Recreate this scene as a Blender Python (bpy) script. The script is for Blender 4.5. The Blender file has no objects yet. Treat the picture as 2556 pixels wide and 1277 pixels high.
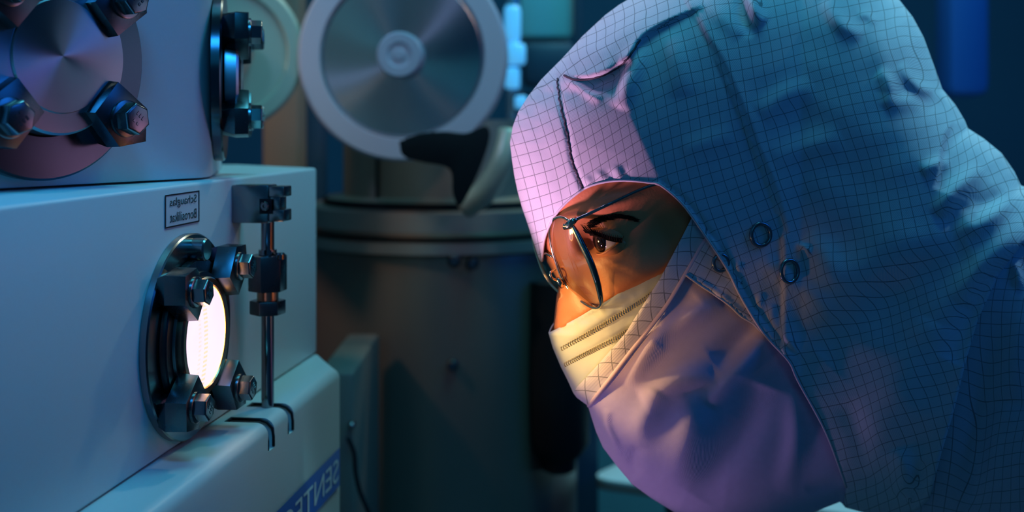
import bpy, bmesh, math, random
import numpy as np
from mathutils import Vector, Matrix
from mathutils.geometry import delaunay_2d_cdt
random.seed(4); np.random.seed(4)
S = bpy.context.scene
COL = S.collection
F = 2800.0; CX = 1278.0; HY = 317.0; ZC = 1.35

# ------------------------------------------------------------ camera, world, lights
cam_d = bpy.data.cameras.new('camera'); cam = bpy.data.objects.new('camera', cam_d); COL.objects.link(cam)
cam.location = (0, 0, ZC); cam.rotation_euler = (math.pi/2, 0, 0)
cam_d.sensor_fit = 'HORIZONTAL'; cam_d.sensor_width = 36.0
cam_d.lens = F/2556.0*36.0
cam_d.shift_x = 0.0; cam_d.shift_y = -(638.5-HY)/2556.0
cam_d.clip_start = 0.02; cam_d.clip_end = 50
cam_d.dof.use_dof = True; cam_d.dof.focus_distance = 0.620; cam_d.dof.aperture_fstop = 5.6
S.camera = cam
S.view_settings.view_transform = 'Standard'; S.view_settings.look = 'None'
S.view_settings.exposure = 0.0; S.view_settings.gamma = 1.0; S.view_settings.use_curve_mapping = False

w = bpy.data.worlds.new('world'); S.world = w; w.use_nodes = True
w.node_tree.nodes['Background'].inputs[0].default_value = (0.010, 0.060, 0.15, 1)
w.node_tree.nodes['Background'].inputs[1].default_value = 0.45

def area(name, loc, target, size, color, power, spread=180, sizey=None):
    d = bpy.data.lights.new(name, 'AREA'); d.color = color; d.energy = power; d.size = size
    if sizey: d.shape = 'RECTANGLE'; d.size_y = sizey
    d.spread = math.radians(spread)
    o = bpy.data.objects.new(name, d); COL.objects.link(o); o.location = loc
    o.rotation_euler = (Vector(target)-Vector(loc)).to_track_quat('-Z', 'Y').to_euler()
    return o
def spot(name, loc, target, cone, color, power, radius=0.03, blend=0.5):
    d = bpy.data.lights.new(name, 'SPOT'); d.color = color; d.energy = power; d.spot_size = math.radians(cone); d.spot_blend = blend; d.shadow_soft_size = radius
    o = bpy.data.objects.new(name, d); COL.objects.link(o); o.location = loc; o.rotation_euler = (Vector(target)-Vector(loc)).to_track_quat('-Z', 'Y').to_euler(); return o
# cool ceiling lamp behind and right of the person
area('ceiling_light', (0.42, 1.75, 2.30), (-0.05, 0.75, 1.3), 0.10, (0.82, 0.95, 0.74), 3.2)
# cyan lamp high behind the shoulder
spot('shoulder_lamp', (1.00, 1.10, 2.05), (0.37, 0.79, 1.39), 19, (0.34, 0.82, 1.0), 24.0, 0.02, 0.4)
# pink lamp low between machine and person; veil and hood top fills added
spot('pink_lamp', (-0.132, 0.56, 1.13), (0.012, 0.63, 1.415), 48, (1.0, 0.46, 0.78), 4.7, 0.012, 0.5)
spot('pink_veil_fill', (-0.13, 0.62, 0.92), (0.045, 0.66, 1.12), 32, (0.9, 0.44, 1.0), 1.0, 0.02, 0.8)
area('lavender_hood_fill', (-0.25, 0.80, 1.80), (0.03, 0.66, 1.33), 0.08, (0.8, 0.55, 1.0), 0.18, 60)
# light coming out of the hot sight glass
spot('port_glow_lamp', (-0.160, 0.619, 1.232), (0.07, 0.615, 1.235), 40, (1.0, 0.54, 0.17), 3.0, 0.010, 0.8)
spot('warm_cheek_fill', (-0.13, 0.48, 1.15), (0.060, 0.615, 1.230), 19, (1.0, 0.42, 0.08), 1.9, 0.010, 1.0)  # added orange fill for the cheek, out of view, not from the port
spot('port_spill_lamp', (-0.1685, 0.6352, 1.2317), (0.2, 0.59, 1.2317), 172, (1.0, 0.52, 0.18), 0.22, 0.012, 0.3)
# blue wash on the machine and in the room
area('blue_wash', (-0.12, 0.20, 1.85), (-0.26, 0.52, 1.34), 0.15, (0.02, 0.36, 1.0), 0.27, 60)
area('blue_room_wash', (0.3, -1.0, 2.2), (0.2, 0.7, 1.3), 0.8, (0.02, 0.50, 0.95), 0.9)
area('blue_side_wash', (1.6, 0.5, 2.2), (0.2, 0.9, 1.3), 0.8, (0.01, 0.20, 0.95), 5.0)
area('teal_back_wash', (0.2, 0.9, 2.45), (0.2, 1.75, 0.95), 0.6, (0.10, 0.78, 1.0), 9.0)
spot('blue_lid_fill', (-0.60, 0.70, 1.98), (-0.12, 1.22, 1.43), 24, (0.42, 0.55, 1.0), 7.0, 0.04)  # added bluish fill that brightens the disc lid
spot('warm_lid_fill', (0.55, 0.62, 2.05), (-0.12, 1.22, 1.43), 20, (1.0, 0.66, 0.50), 5.0, 0.04)  # added warm fill for the streaks on the brushed lid
spot('table_fill', (0.35, 1.75, 2.55), (0.25, 1.50, 0.90), 34, (0.45, 0.92, 1.0), 14.0, 0.05)  # added teal fill to brighten the table top, no lamp there
spot('warm_vessel_fill', (-0.90, 0.95, 2.05), (-0.24, 1.36, 1.30), 28, (1.0, 0.70, 0.50), 18.0, 0.05, 0.9)  # added unseen warm fill on the left of the vessel

# ------------------------------------------------------------ helpers
def W(px, py, Y):
    return Vector(((px-CX)/F*Y, Y, ZC-(py-HY)/F*Y))

def link(name, me, mat, parent=None, smooth=True, **props):
    o = bpy.data.objects.new(name, me); COL.objects.link(o)
    if mat is not None: me.materials.append(mat)
    if parent is not None: o.parent = parent
    if smooth is True:
        for p in me.polygons: p.use_smooth = True
    for k, v in props.items(): o[k] = v
    return o

def mesh(name, verts, faces, mat, parent=None, smooth=True, **props):
    me = bpy.data.meshes.new(name); me.from_pydata([tuple(v) for v in verts], [], faces); me.update()
    return link(name, me, mat, parent, smooth, **props)

def bm_out(name, bm, mat, parent=None, smooth=False, xf=None, angle=None, **props):
    if xf is not None: bm.transform(xf)
    bmesh.ops.recalc_face_normals(bm, faces=bm.faces)
    me = bpy.data.meshes.new(name); bm.to_mesh(me); bm.free()
    if angle:
        me.polygons.foreach_set('use_smooth', [True]*len(me.polygons))
        me.set_sharp_from_angle(angle=math.radians(angle))
        smooth = False
    return link(name, me, mat, parent, smooth, **props)

def empty(name, loc=(0, 0, 0), mat=None, **props):
    o = bpy.data.objects.new(name, None); COL.objects.link(o); o.empty_display_size = 0.02
    if mat is not None: o.matrix_world = mat
    else: o.location = loc
    for k, v in props.items(): o[k] = v
    return o

def add_prism(bm, poly, z0, z1, bev=0.0, seg=2):
    lo = [bm.verts.new((x, y, z0)) for x, y in poly]; hi = [bm.verts.new((x, y, z1)) for x, y in poly]
    fs = [bm.faces.new(lo[::-1]), bm.faces.new(hi)]
    n = len(poly)
    for i in range(n): fs.append(bm.faces.new((lo[i], lo[(i+1) % n], hi[(i+1) % n], hi[i])))
    bmesh.ops.recalc_face_normals(bm, faces=fs)
    if bev:
        es = list({e for f in fs for e in f.edges})
        bmesh.ops.bevel(bm, geom=es, offset=bev, segments=seg, profile=0.5, affect='EDGES', clamp_overlap=True)
    return bm

def add_box(bm, c, s, bev=0.0, seg=2):
    x, y, z = c; a, b, h = s[0]/2, s[1]/2, s[2]/2
    return add_prism(bm, [(x-a, y-b), (x+a, y-b), (x+a, y+b), (x-a, y+b)], z-h, z+h, bev, seg)

def add_lathe(bm, prof, seg=48, center=(0, 0)):
    rings = []
    for r, z in prof:
        if r < 1e-6: rings.append([bm.verts.new((center[0], center[1], z))])
        else: rings.append([bm.verts.new((center[0]+r*math.cos(2*math.pi*k/seg), center[1]+r*math.sin(2*math.pi*k/seg), z)) for k in range(seg)])
    for a, b in zip(rings[:-1], rings[1:]):
        for k in range(seg):
            k2 = (k+1) % seg
            if len(a) == 1 and len(b) == 1: continue
            if len(a) == 1: bm.faces.new((a[0], b[k], b[k2]))
            elif len(b) == 1: bm.faces.new((a[k], a[k2], b[0]))
            else: bm.faces.new((a[k], a[k2], b[k2], b[k]))
    return bm

def add_tube(bm, pts, r, seg=8, caps=True, flat=1.0):
    pts = [Vector(p) for p in pts]; n = len(pts); rings = []
    up = Vector((0.13, 0.31, 0.94))
    for i, p in enumerate(pts):
        t = (pts[min(i+1, n-1)]-pts[max(i-1, 0)]).normalized()
        a = t.cross(up)
        if a.length < 1e-4: a = t.cross(Vector((1, 0, 0)))
        a.normalize(); b = t.cross(a).normalized(); up = -b if (-b).dot(up) > 0 else b
        rr = r[i] if isinstance(r, (list, tuple)) else r
        rings.append([bm.verts.new(p + a*(rr*math.cos(2*math.pi*k/seg)) + b*(rr*flat*math.sin(2*math.pi*k/seg))) for k in range(seg)])
    for A, B in zip(rings[:-1], rings[1:]):
        for k in range(seg): bm.faces.new((A[k], A[(k+1) % seg], B[(k+1) % seg], B[k]))
    if caps:
        bm.faces.new(rings[0][::-1]); bm.faces.new(rings[-1])
    return bm

def smooth_line(pts, n):
    """Catmull-Rom through pts (tuples of any dimension), n samples per span"""
    P = [np.array(p, float) for p in pts]; P = [2*P[0]-P[1]] + P + [2*P[-1]-P[-2]]
    out = []
    for i in range(1, len(P)-2):
        for k in range(n):
            t = k/n; a, b, c, d = P[i-1], P[i], P[i+1], P[i+2]
            out.append(0.5*((2*b)+(c-a)*t+(2*a-5*b+4*c-d)*t*t+(3*b-a-3*c+d)*t**3))
    out.append(P[-2]); return out

# ------------------------------------------------------------ materials
def pm(name, col, rough=0.5, metal=0.0, noise=0.0, nscale=40, bump=0.0, bscale=200, aniso=0.0, radial=False, emis=None, estr=0, alpha=None, coat=0.0, spec=None, rvar=0.0):
    m = bpy.data.materials.new(name); m.use_nodes = True; nt = m.node_tree; b = nt.nodes['Principled BSDF']
    b.inputs['Base Color'].default_value = (*col, 1); b.inputs['Roughness'].default_value = rough; b.inputs['Metallic'].default_value = metal
    if spec is not None: b.inputs['Specular IOR Level'].default_value = spec
    if coat: b.inputs['Coat Weight'].default_value = coat; b.inputs['Coat Roughness'].default_value = 0.2
    tc = nt.nodes.new('ShaderNodeTexCoord')
    if noise or rvar:
        n = nt.nodes.new('ShaderNodeTexNoise'); n.inputs['Scale'].default_value = nscale; n.inputs['Detail'].default_value = 5
        nt.links.new(tc.outputs['Object'], n.inputs['Vector'])
        if noise:
            mx = nt.nodes.new('ShaderNodeMix'); mx.data_type = 'RGBA'
            mx.inputs['A'].default_value = (*[c*(1-noise) for c in col], 1); mx.inputs['B'].default_value = (*[min(1, c*(1+noise)) for c in col], 1)
            nt.links.new(n.outputs['Fac'], mx.inputs['Factor']); nt.links.new(mx.outputs['Result'], b.inputs['Base Color'])
        if rvar:
            mr = nt.nodes.new('ShaderNodeMapRange'); mr.inputs['To Min'].default_value = max(0.02, rough-rvar); mr.inputs['To Max'].default_value = min(1, rough+rvar)
            nt.links.new(n.outputs['Fac'], mr.inputs['Value']); nt.links.new(mr.outputs['Result'], b.inputs['Roughness'])
    if bump:
        n2 = nt.nodes.new('ShaderNodeTexNoise'); n2.inputs['Scale'].default_value = bscale; n2.inputs['Detail'].default_value = 4
        bp = nt.nodes.new('ShaderNodeBump'); bp.inputs['Strength'].default_value = bump; bp.inputs['Distance'].default_value = 0.001
        nt.links.new(tc.outputs['Object'], n2.inputs['Vector']); nt.links.new(n2.outputs['Fac'], bp.inputs['Height']); nt.links.new(bp.outputs['Normal'], b.inputs['Normal'])
    if aniso:
        b.inputs['Anisotropic'].default_value = aniso
        if radial:
            t = nt.nodes.new('ShaderNodeTangent'); t.direction_type = 'RADIAL'; t.axis = 'Z'; nt.links.new(t.outputs[0], b.inputs['Tangent'])
    if emis: b.inputs['Emission Color'].default_value = (*emis, 1); b.inputs['Emission Strength'].default_value = estr
    return m

M = {}
M['white_paint'] = pm('white_paint', (0.54, 0.60, 0.62), 0.42, noise=0.03, nscale=8, bump=0.04, bscale=900)
M['cabinet_paint'] = pm('cabinet_paint', (0.46, 0.52, 0.51), 0.35, noise=0.03, nscale=9)
M['steel'] = pm('steel', (0.26, 0.265, 0.275), 0.24, 1.0, noise=0.06, nscale=30, rvar=0.06)
M['steel_dark'] = pm('steel_dark', (0.12, 0.125, 0.135), 0.28, 1.0, rvar=0.08, nscale=50)
M['steel_polished'] = pm('steel_polished', (0.26, 0.265, 0.28), 0.14, 1.0, rvar=0.05)
M['steel_lathe'] = pm('steel_lathe', (0.36, 0.38, 0.42), 0.26, 1.0, aniso=0.9, radial=True)
M['bolt'] = pm('bolt_steel', (0.22, 0.22, 0.24), 0.22, 1.0, bump=0.05, bscale=400)
M['ring_dark'] = pm('dark_polished_ring', (0.10, 0.115, 0.14), 0.20, 1.0)
M['copper'] = pm('copper_ring', (0.55, 0.30, 0.20), 0.28, 1.0)
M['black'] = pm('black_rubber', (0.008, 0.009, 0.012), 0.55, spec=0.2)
M['ink'] = pm('black_ink', (0.01, 0.012, 0.015), 0.5)
M['sticker'] = pm('sticker_film', (0.60, 0.64, 0.68), 0.4)
M['blue_label'] = pm('blue_label', (0.015, 0.09, 0.38), 0.4)
M['label_text'] = pm('pale_label_text', (0.55, 0.62, 0.62), 0.5)
M['vessel'] = pm('vessel_steel', (0.20, 0.15, 0.12), 0.34, 0.6, noise=0.12, nscale=6, rvar=0.1)
M['beige'] = pm('beige_metal', (0.45, 0.42, 0.33), 0.4, 0.3)
M['wall'] = pm('wall_paint', (0.30, 0.40, 0.44), 0.7, noise=0.05, nscale=3)
M['wall_blue'] = pm('wall_blue_paint', (0.10, 0.17, 0.28), 0.6, noise=0.05, nscale=3)
M['floor'] = pm('floor_vinyl', (0.22, 0.26, 0.30), 0.4, noise=0.08, nscale=5)
M['table'] = pm('table_laminate', (0.72, 0.76, 0.78), 0.35)
M['table_edge'] = pm('table_edge_band', (0.22, 0.17, 0.17), 0.5)
M['brown_panel'] = pm('brown_panel', (0.16, 0.13, 0.11), 0.45)
M['blue_plastic'] = pm('blue_plastic', (0.02, 0.12, 0.45), 0.45)
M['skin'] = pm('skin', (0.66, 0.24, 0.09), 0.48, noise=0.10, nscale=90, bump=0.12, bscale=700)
M['lips'] = pm('lips', (0.35, 0.13, 0.12), 0.45)
M['hair'] = pm('dark_hair', (0.006, 0.005, 0.005), 0.7, spec=0.05)
M['eye_white'] = pm('eye_white', (0.55, 0.50, 0.47), 0.12)
M['iris'] = pm('iris', (0.008, 0.006, 0.005), 0.06)
M['gold'] = pm('glasses_metal', (0.72, 0.60, 0.42), 0.16, 1.0)
M['dark_frame'] = pm('dark_glasses_enamel', (0.012, 0.07, 0.08), 0.15, 0.6, coat=0.6)
M['mask'] = pm('mask_fabric', (0.56, 0.66, 0.58), 0.8, noise=0.04, nscale=60, bump=0.04, bscale=900)
M['mask_stitch'] = pm('mask_stitch', (0.38, 0.34, 0.20), 0.8)
M['thread'] = pm('dark_thread', (0.05, 0.04, 0.06), 0.8)
M['snap'] = pm('snap_metal', (0.20, 0.26, 0.30), 0.25, 0.9)

def fabric(name, col, grid=True, linecol=(0.03, 0.05, 0.06), lw=0.044, twill=0.10):
    m = bpy.data.materials.new(name); m.use_nodes = True; nt = m.node_tree; b = nt.nodes['Principled BSDF']
    b.inputs['Roughness'].default_value = 0.72; b.inputs['Sheen Weight'].default_value = 0.15; b.inputs['Specular IOR Level'].default_value = 0.3
    uv = nt.nodes.new('ShaderNodeUVMap'); uv.uv_map = 'UVMap'
    sx = nt.nodes.new('ShaderNodeSeparateXYZ'); nt.links.new(uv.outputs[0], sx.inputs[0])
    def mth(op, a, b2=None):
        n = nt.nodes.new('ShaderNodeMath'); n.operation = op
        for i, v in enumerate((a, b2)):
            if v is None: continue
            if isinstance(v, (int, float)): n.inputs[i].default_value = v
            else: nt.links.new(v, n.inputs[i])
        return n.outputs[0]
    no = nt.nodes.new('ShaderNodeTexNoise'); no.inputs['Scale'].default_value = 0.7; nt.links.new(uv.outputs[0], no.inputs['Vector'])
    mx = nt.nodes.new('ShaderNodeMix'); mx.data_type = 'RGBA'
    mx.inputs['A'].default_value = (*[c*0.94 for c in col], 1); mx.inputs['B'].default_value = (*[min(1, c*1.06) for c in col], 1)
    nt.links.new(no.outputs['Fac'], mx.inputs['Factor'])
    src = mx.outputs['Result']
    if grid:
        masks = []
        for ax in (0, 1):
            f = mth('FRACT', sx.outputs[ax]); d = mth('ABSOLUTE', mth('SUBTRACT', f, 0.5))
            mr = nt.nodes.new('ShaderNodeMapRange'); mr.interpolation_type = 'SMOOTHSTEP'
            mr.inputs['From Min'].default_value = 0.5-lw; mr.inputs['From Max'].default_value = 0.5-lw*0.35
            nt.links.new(d, mr.inputs['Value']); masks.append(mr.outputs['Result'])
        k = mth('MULTIPLY', mth('MAXIMUM', masks[0], masks[1]), 0.68)
        m2 = nt.nodes.new('ShaderNodeMix'); m2.data_type = 'RGBA'; m2.inputs['B'].default_value = (*linecol, 1)
        nt.links.new(k, m2.inputs['Factor']); nt.links.new(src, m2.inputs['A']); src = m2.outputs['Result']
    nt.links.new(src, b.inputs['Base Color'])
    wv = nt.nodes.new('ShaderNodeTexWave'); wv.bands_direction = 'DIAGONAL'; wv.inputs['Scale'].default_value = 3.0; wv.inputs['Distortion'].default_value = 0.4
    nt.links.new(uv.outputs[0], wv.inputs['Vector'])
    bp = nt.nodes.new('ShaderNodeBump'); bp.inputs['Strength'].default_value = twill; bp.inputs['Distance'].default_value = 0.0006
    nt.links.new(wv.outputs['Fac'], bp.inputs['Height']); nt.links.new(bp.outputs['Normal'], b.inputs['Normal'])
    return m
M['hood'] = fabric('grid_cleanroom_fabric', (0.60, 0.62, 0.68))
M['veil'] = fabric('plain_veil_fabric', (0.56, 0.52, 0.74), grid=False, twill=0.2)
M['coverall'] = fabric('grid_coverall_fabric', (0.46, 0.50, 0.62))
M['piping'] = pm('veil_piping', (0.60, 0.50, 0.60), 0.7)

# glowing borosilicate window: bright warm glass with pale yellow coil marks
def glow_mat():
    m = bpy.data.materials.new('glowing_glass'); m.use_nodes = True; nt = m.node_tree; b = nt.nodes['Principled BSDF']
    b.inputs['Base Color'].default_value = (0.8, 0.8, 0.8, 1); b.inputs['Roughness'].default_value = 0.1
    tc = nt.nodes.new('ShaderNodeTexCoord'); sx = nt.nodes.new('ShaderNodeSeparateXYZ'); nt.links.new(tc.outputs['Object'], sx.inputs[0])
    def mth(op, *a):
        n = nt.nodes.new('ShaderNodeMath'); n.operation = op
        for i, v in enumerate(a):
            if isinstance(v, (int, float)): n.inputs[i].default_value = v
            else: nt.links.new(v, n.inputs[i])
        return n.outputs[0]
    x, y = sx.outputs[0], sx.outputs[1]
    # two curved rows of dashes (the heater coil seen through the glass)
    tot = None
    for cx, r0, hw, amp in ((-0.060, 0.0600, 0.0028, 1.0), (-0.060, 0.0515, 0.0020, 0.6)):
        dx = mth('SUBTRACT', x, cx); rr = mth('SQRT', mth('ADD', mth('MULTIPLY', dx, dx), mth('MULTIPLY', y, y)))
        band = mth('LESS_THAN', mth('ABSOLUTE', mth('SUBTRACT', rr, r0)), hw)
        dash = mth('GREATER_THAN', mth('SINE', mth('MULTIPLY', y, 2600.0)), -0.1)
        k = mth('MULTIPLY', mth('MULTIPLY', band, dash), amp)
        tot = k if tot is None else mth('MAXIMUM', tot, k)
    r = mth('SQRT', mth('ADD', mth('MULTIPLY', x, x), mth('MULTIPLY', y, y)))
    rim = mth('GREATER_THAN', r, 0.0279)
    mx = nt.nodes.new('ShaderNodeMix'); mx.data_type = 'RGBA'
    mx.inputs['A'].default_value = (1.15, 0.80, 1.00, 1); mx.inputs['B'].default_value = (1.25, 0.72, 0.40, 1)
    nt.links.new(tot, mx.inputs['Factor']); mx2 = nt.nodes.new('ShaderNodeMix'); mx2.data_type = 'RGBA'; mx2.inputs['B'].default_value = (14.0, 5.5, 0.5, 1); nt.links.new(rim, mx2.inputs['Factor']); nt.links.new(mx.outputs['Result'], mx2.inputs['A']); nt.links.new(mx2.outputs['Result'], b.inputs['Emission Color']); b.inputs['Emission Strength'].default_value = GLOW
    return m
GLOW = 1.0
M['glow'] = glow_mat()

def lens_mat():
    m = bpy.data.materials.new('spectacle_lens'); m.use_nodes = True; nt = m.node_tree
    for n in list(nt.nodes): nt.nodes.remove(n)
    out = nt.nodes.new('ShaderNodeOutputMaterial'); tr = nt.nodes.new('ShaderNodeBsdfTransparent'); gl = nt.nodes.new('ShaderNodeBsdfGlossy')
    tr.inputs['Color'].default_value = (0.70, 0.74, 0.68, 1); gl.inputs['Roughness'].default_value = 0.03; gl.inputs['Color'].default_value = (1, 0.95, 0.8, 1)
    lw = nt.nodes.new('ShaderNodeLayerWeight'); lw.inputs['Blend'].default_value = 0.35
    mr = nt.nodes.new('ShaderNodeMapRange'); mr.inputs['To Min'].default_value = 0.13; mr.inputs['To Max'].default_value = 0.75
    nt.links.new(lw.outputs['Fresnel'], mr.inputs['Value'])
    mx = nt.nodes.new('ShaderNodeMixShader'); nt.links.new(mr.outputs['Result'], mx.inputs[0]); nt.links.new(tr.outputs[0], mx.inputs[1]); nt.links.new(gl.outputs[0], mx.inputs[2])
    nt.links.new(mx.outputs[0], out.inputs[0]); return m
M['lens'] = lens_mat()

# ------------------------------------------------------------ room shell
def struct_box(name, c, s, mat):
    bm = bmesh.new(); add_box(bm, (0, 0, 0), s)
    o = bm_out(name, bm, mat); o.location = c; o['kind'] = 'structure'; return o
struct_box('floor', (0.2, 1.0, -0.05), (5.4, 5.2, 0.1), M['floor'])
struct_box('ceiling', (0.2, 1.0, 2.75), (5.4, 5.2, 0.1), M['wall'])
struct_box('wall_back', (0.2, 3.25, 1.35), (5.4, 0.1, 2.7), M['wall_blue'])
struct_box('wall_left', (-2.45, 0.6, 1.35), (0.1, 5.2, 2.7), M['wall'])
struct_box('wall_right', (2.85, 0.6, 1.35), (0.1, 5.2, 2.7), M['wall_blue'])

# ------------------------------------------------------------ machine geometry
T = Vector((0.1246, 0.9922, 0)); N = Vector((0.9922, -0.1246, 0)); Zv = Vector((0, 0, 1))
def faceX(Y): return -0.266+0.1256*Y
def face_at(px, py, out=0.0):
    """point on the long front face seen at this place of the photo"""
    k = (px-CX)/F; Y = 0.266/(0.1256-k)
    return Vector((faceX(Y), Y, ZC-(py-HY)/F*Y)) + N*out
def frame(o, x, z, loc=None):
    """4x4 with local X = x, local Z = z"""
    x = Vector(x).normalized(); z = Vector(z).normalized(); y = z.cross(x).normalized()
    m = Matrix((x, y, z)).transposed().to_4x4(); m.translation = Vector(o); return m

ZTOP = ZC-0.0322; ZLEDGE = ZC-0.179
# lower housing (sight glass box)
box = empty('instrument_box', (faceX(0.6), 0.6, ZLEDGE), label='white painted instrument box carrying the glowing sight glass', category='machine')
bl = box.location
def rel(o, pts): return [(p[0]-o.location[0], p[1]-o.location[1]) for p in pts]
bm = bmesh.new()
pl = [(faceX(0.16), 0.16), (faceX(0.887), 0.887), (-0.235, 0.968), (-0.70, 1.03), (-0.75, 0.16)]
add_prism(bm, rel(box, pl), 0.0005, ZTOP-ZLEDGE, 0.0022, 3)
bm_out('housing', bm, M['white_paint'], box, angle=40)

# cabinet with sheet metal ledge below
cab = empty('base_cabinet', (faceX(0.6), 0.6, 0), label='grey white base cabinet with rounded slotted ledge under the sight glass box', category='cabinet')
e0 = Vector((faceX(0.16), 0.16, 0))+N*0.033; e1 = Vector((-0.128, 0.833, 0))
pl = [(e0.x, e0.y), (e1.x, e1.y), (-0.1545, 0.884), (-0.235, 0.966), (-0.70, 1.03), (-0.75, 0.16)]
bm = bmesh.new(); add_prism(bm, rel(cab, [(faceX(0.16)-0.001, 0.16), (-0.1555, 0.884), (-0.235, 0.966), (-0.70, 1.03), (-0.75, 0.16)]), 0.08, ZLEDGE-0.0004, 0)
bm_out('cabinet_body', bm, M['cabinet_paint'], cab)
rad = 0.0075; full = [(-0.002, 0), (0.0050, 0), (0.0055, 0)]+[(0.033-rad+rad*math.sin(q), -rad+rad*math.cos(q)) for q in np.linspace(0, math.pi/2, 8)]+[(0.033, -0.0170), (0.033, -0.0175), (0.033, 0.08-ZLEDGE)]
cutp = [(-0.002, 0), (0.0050, 0), (0.0055, -0.009)]+[(0.0055+(0.0225-0.0055)*k/7, -0.009) for k in range(1, 8)]+[(0.0225, -0.012), (0.0225, -0.0170), (0.033, -0.0175), (0.033, 0.08-ZLEDGE)]
st = [(0.16, full)]
for py in (1045, 1008):
    Y = 0.179*F/(py-HY)
    for dy, pr in ((-0.0056, full), (-0.0054, cutp), (0.0054, cutp), (0.0056, full)): st.append((Y+dy, pr))
st += [(0.8375, full)]
rows = []; bm = bmesh.new()
for Y, pr in st: rows.append([bm.verts.new(Vector((faceX(Y), Y, ZLEDGE+z))+N*o_-cab.location) for o_, z in pr])
pe = Vector((-0.1548, 0.884, 0)); rows.append([bm.verts.new(Vector((pe.x, pe.y, ZLEDGE+z))+N*(o_*0.05)-cab.location) for o_, z in full])
for A_, B_ in zip(rows[:-1], rows[1:]):
    for i in range(len(full)-1): bm.faces.new((A_[i], B_[i], B_[i+1], A_[i+1]))
bm.faces.new(rows[0])
ledge = bm_out('ledge', bm, M['cabinet_paint'], cab, angle=35)
# black rubber edging of each slot; black quads paint the shadow inside
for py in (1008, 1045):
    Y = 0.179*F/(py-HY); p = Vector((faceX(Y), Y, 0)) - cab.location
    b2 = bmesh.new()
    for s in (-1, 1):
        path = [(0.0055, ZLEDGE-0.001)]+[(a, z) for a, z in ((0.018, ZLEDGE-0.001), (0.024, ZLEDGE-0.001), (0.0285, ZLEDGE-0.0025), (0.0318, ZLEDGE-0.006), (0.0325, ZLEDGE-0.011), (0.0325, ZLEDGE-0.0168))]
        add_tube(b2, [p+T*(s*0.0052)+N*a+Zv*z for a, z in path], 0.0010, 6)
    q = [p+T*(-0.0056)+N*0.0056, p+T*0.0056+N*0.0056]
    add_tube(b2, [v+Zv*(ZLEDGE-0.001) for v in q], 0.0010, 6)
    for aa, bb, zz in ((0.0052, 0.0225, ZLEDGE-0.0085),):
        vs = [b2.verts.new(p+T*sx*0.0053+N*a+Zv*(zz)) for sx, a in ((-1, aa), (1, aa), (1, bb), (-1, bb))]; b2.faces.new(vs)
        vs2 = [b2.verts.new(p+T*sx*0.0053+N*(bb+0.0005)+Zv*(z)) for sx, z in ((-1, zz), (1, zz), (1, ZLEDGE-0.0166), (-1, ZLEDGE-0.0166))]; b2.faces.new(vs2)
    bm_out('slot_edging_shade', b2, M['black'], cab, smooth=True)
# plinth of the cabinet
bm = bmesh.new(); add_prism(bm, rel(cab, [(p[0]*1.0-0.02, p[1]) for p in pl]), 0.0, 0.08); bm_out('plinth', bm, M['black'], cab)

# text helper
def text_mesh(txt):
    cu = bpy.data.curves.new('t', 'FONT'); cu.body = txt; cu.size = 1.0; cu.extrude = 0.0
    o = bpy.data.objects.new('t', cu); COL.objects.link(o); bpy.context.view_layer.update()
    me = bpy.data.meshes.new_from_object(o.evaluated_get(bpy.context.evaluated_depsgraph_get())); bpy.data.objects.remove(o, do_unlink=True)
    co = np.array([v.co[:2] for v in me.vertices]); fa = [tuple(p.vertices) for p in me.polygons]
    return co, fa
def place_text(name, txt, parent, far, width, height, zb, mat, out, shear=0.0, base=None, bold=0.0):
    """mirrored lettering on a face: starts at 'far' and runs toward the camera along -T"""
    co, fa = text_mesh(txt); mn, mx = co.min(0), co.max(0)
    u = (co[:, 0]-mn[0])/(mx[0]-mn[0])*width; v = (co[:, 1]-mn[1])/(mx[1]-mn[1])*height
    vs = []
    for a, b in zip(u, v): vs.append(far - T*(a+shear*b) + Zv*(b+zb-far.z) + N*out - parent.location)
    return mesh(name, vs, fa, mat, parent, smooth=False)

# sticker with border and two mirrored words
a = face_at(410, 487); b = face_at(496, 472); 
st = bmesh.new()
L = (b-a).length; lw_, H_ = L, 0.0183
sm = frame(Vector((a.x, a.y, ZC-0.0553))-bl, T, N)   # local x along T, y = N x T = -Z?
def face_quad(bm, s0, s1, z0, z1, out, origin):
    vs = [bm.verts.new(origin+T*s+Zv*(z-origin.z)+N*out-bl) for s, z in ((s0, z0), (s1, z0), (s1, z1), (s0, z1))]
    return bm.faces.new(vs)
zt, zb = ZC-0.0370, ZC-0.0553
bm = bmesh.new(); face_quad(bm, 0, L, zb, zt, 0.0003, a); sticker = bm_out('sticker', bm, M['sticker'], box)
bm = bmesh.new(); bw = 0.0008
for s0, s1, z0, z1 in ((0, L, zb, zb+bw), (0, L, zt-bw, zt), (0, bw*1.6, zb+bw, zt-bw), (L-bw*1.6, L, zb+bw, zt-bw)): face_quad(bm, s0, s1, z0, z1, 0.0005, a)
bd = bm_out('sticker_border', bm, M['ink'], None); bd.parent = sticker
t1 = place_text('printed_word', 'Schauglas', box, b-T*0.0045, L-0.0105, 0.0060, ZC-0.0450, M['ink'], 0.0006); t1.parent = sticker
t2 = place_text('printed_word', 'Borosilikat', box, b-T*0.0045, L-0.0105, 0.0054, ZC-0.0526, M['ink'], 0.0006); t2.parent = sticker

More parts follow.
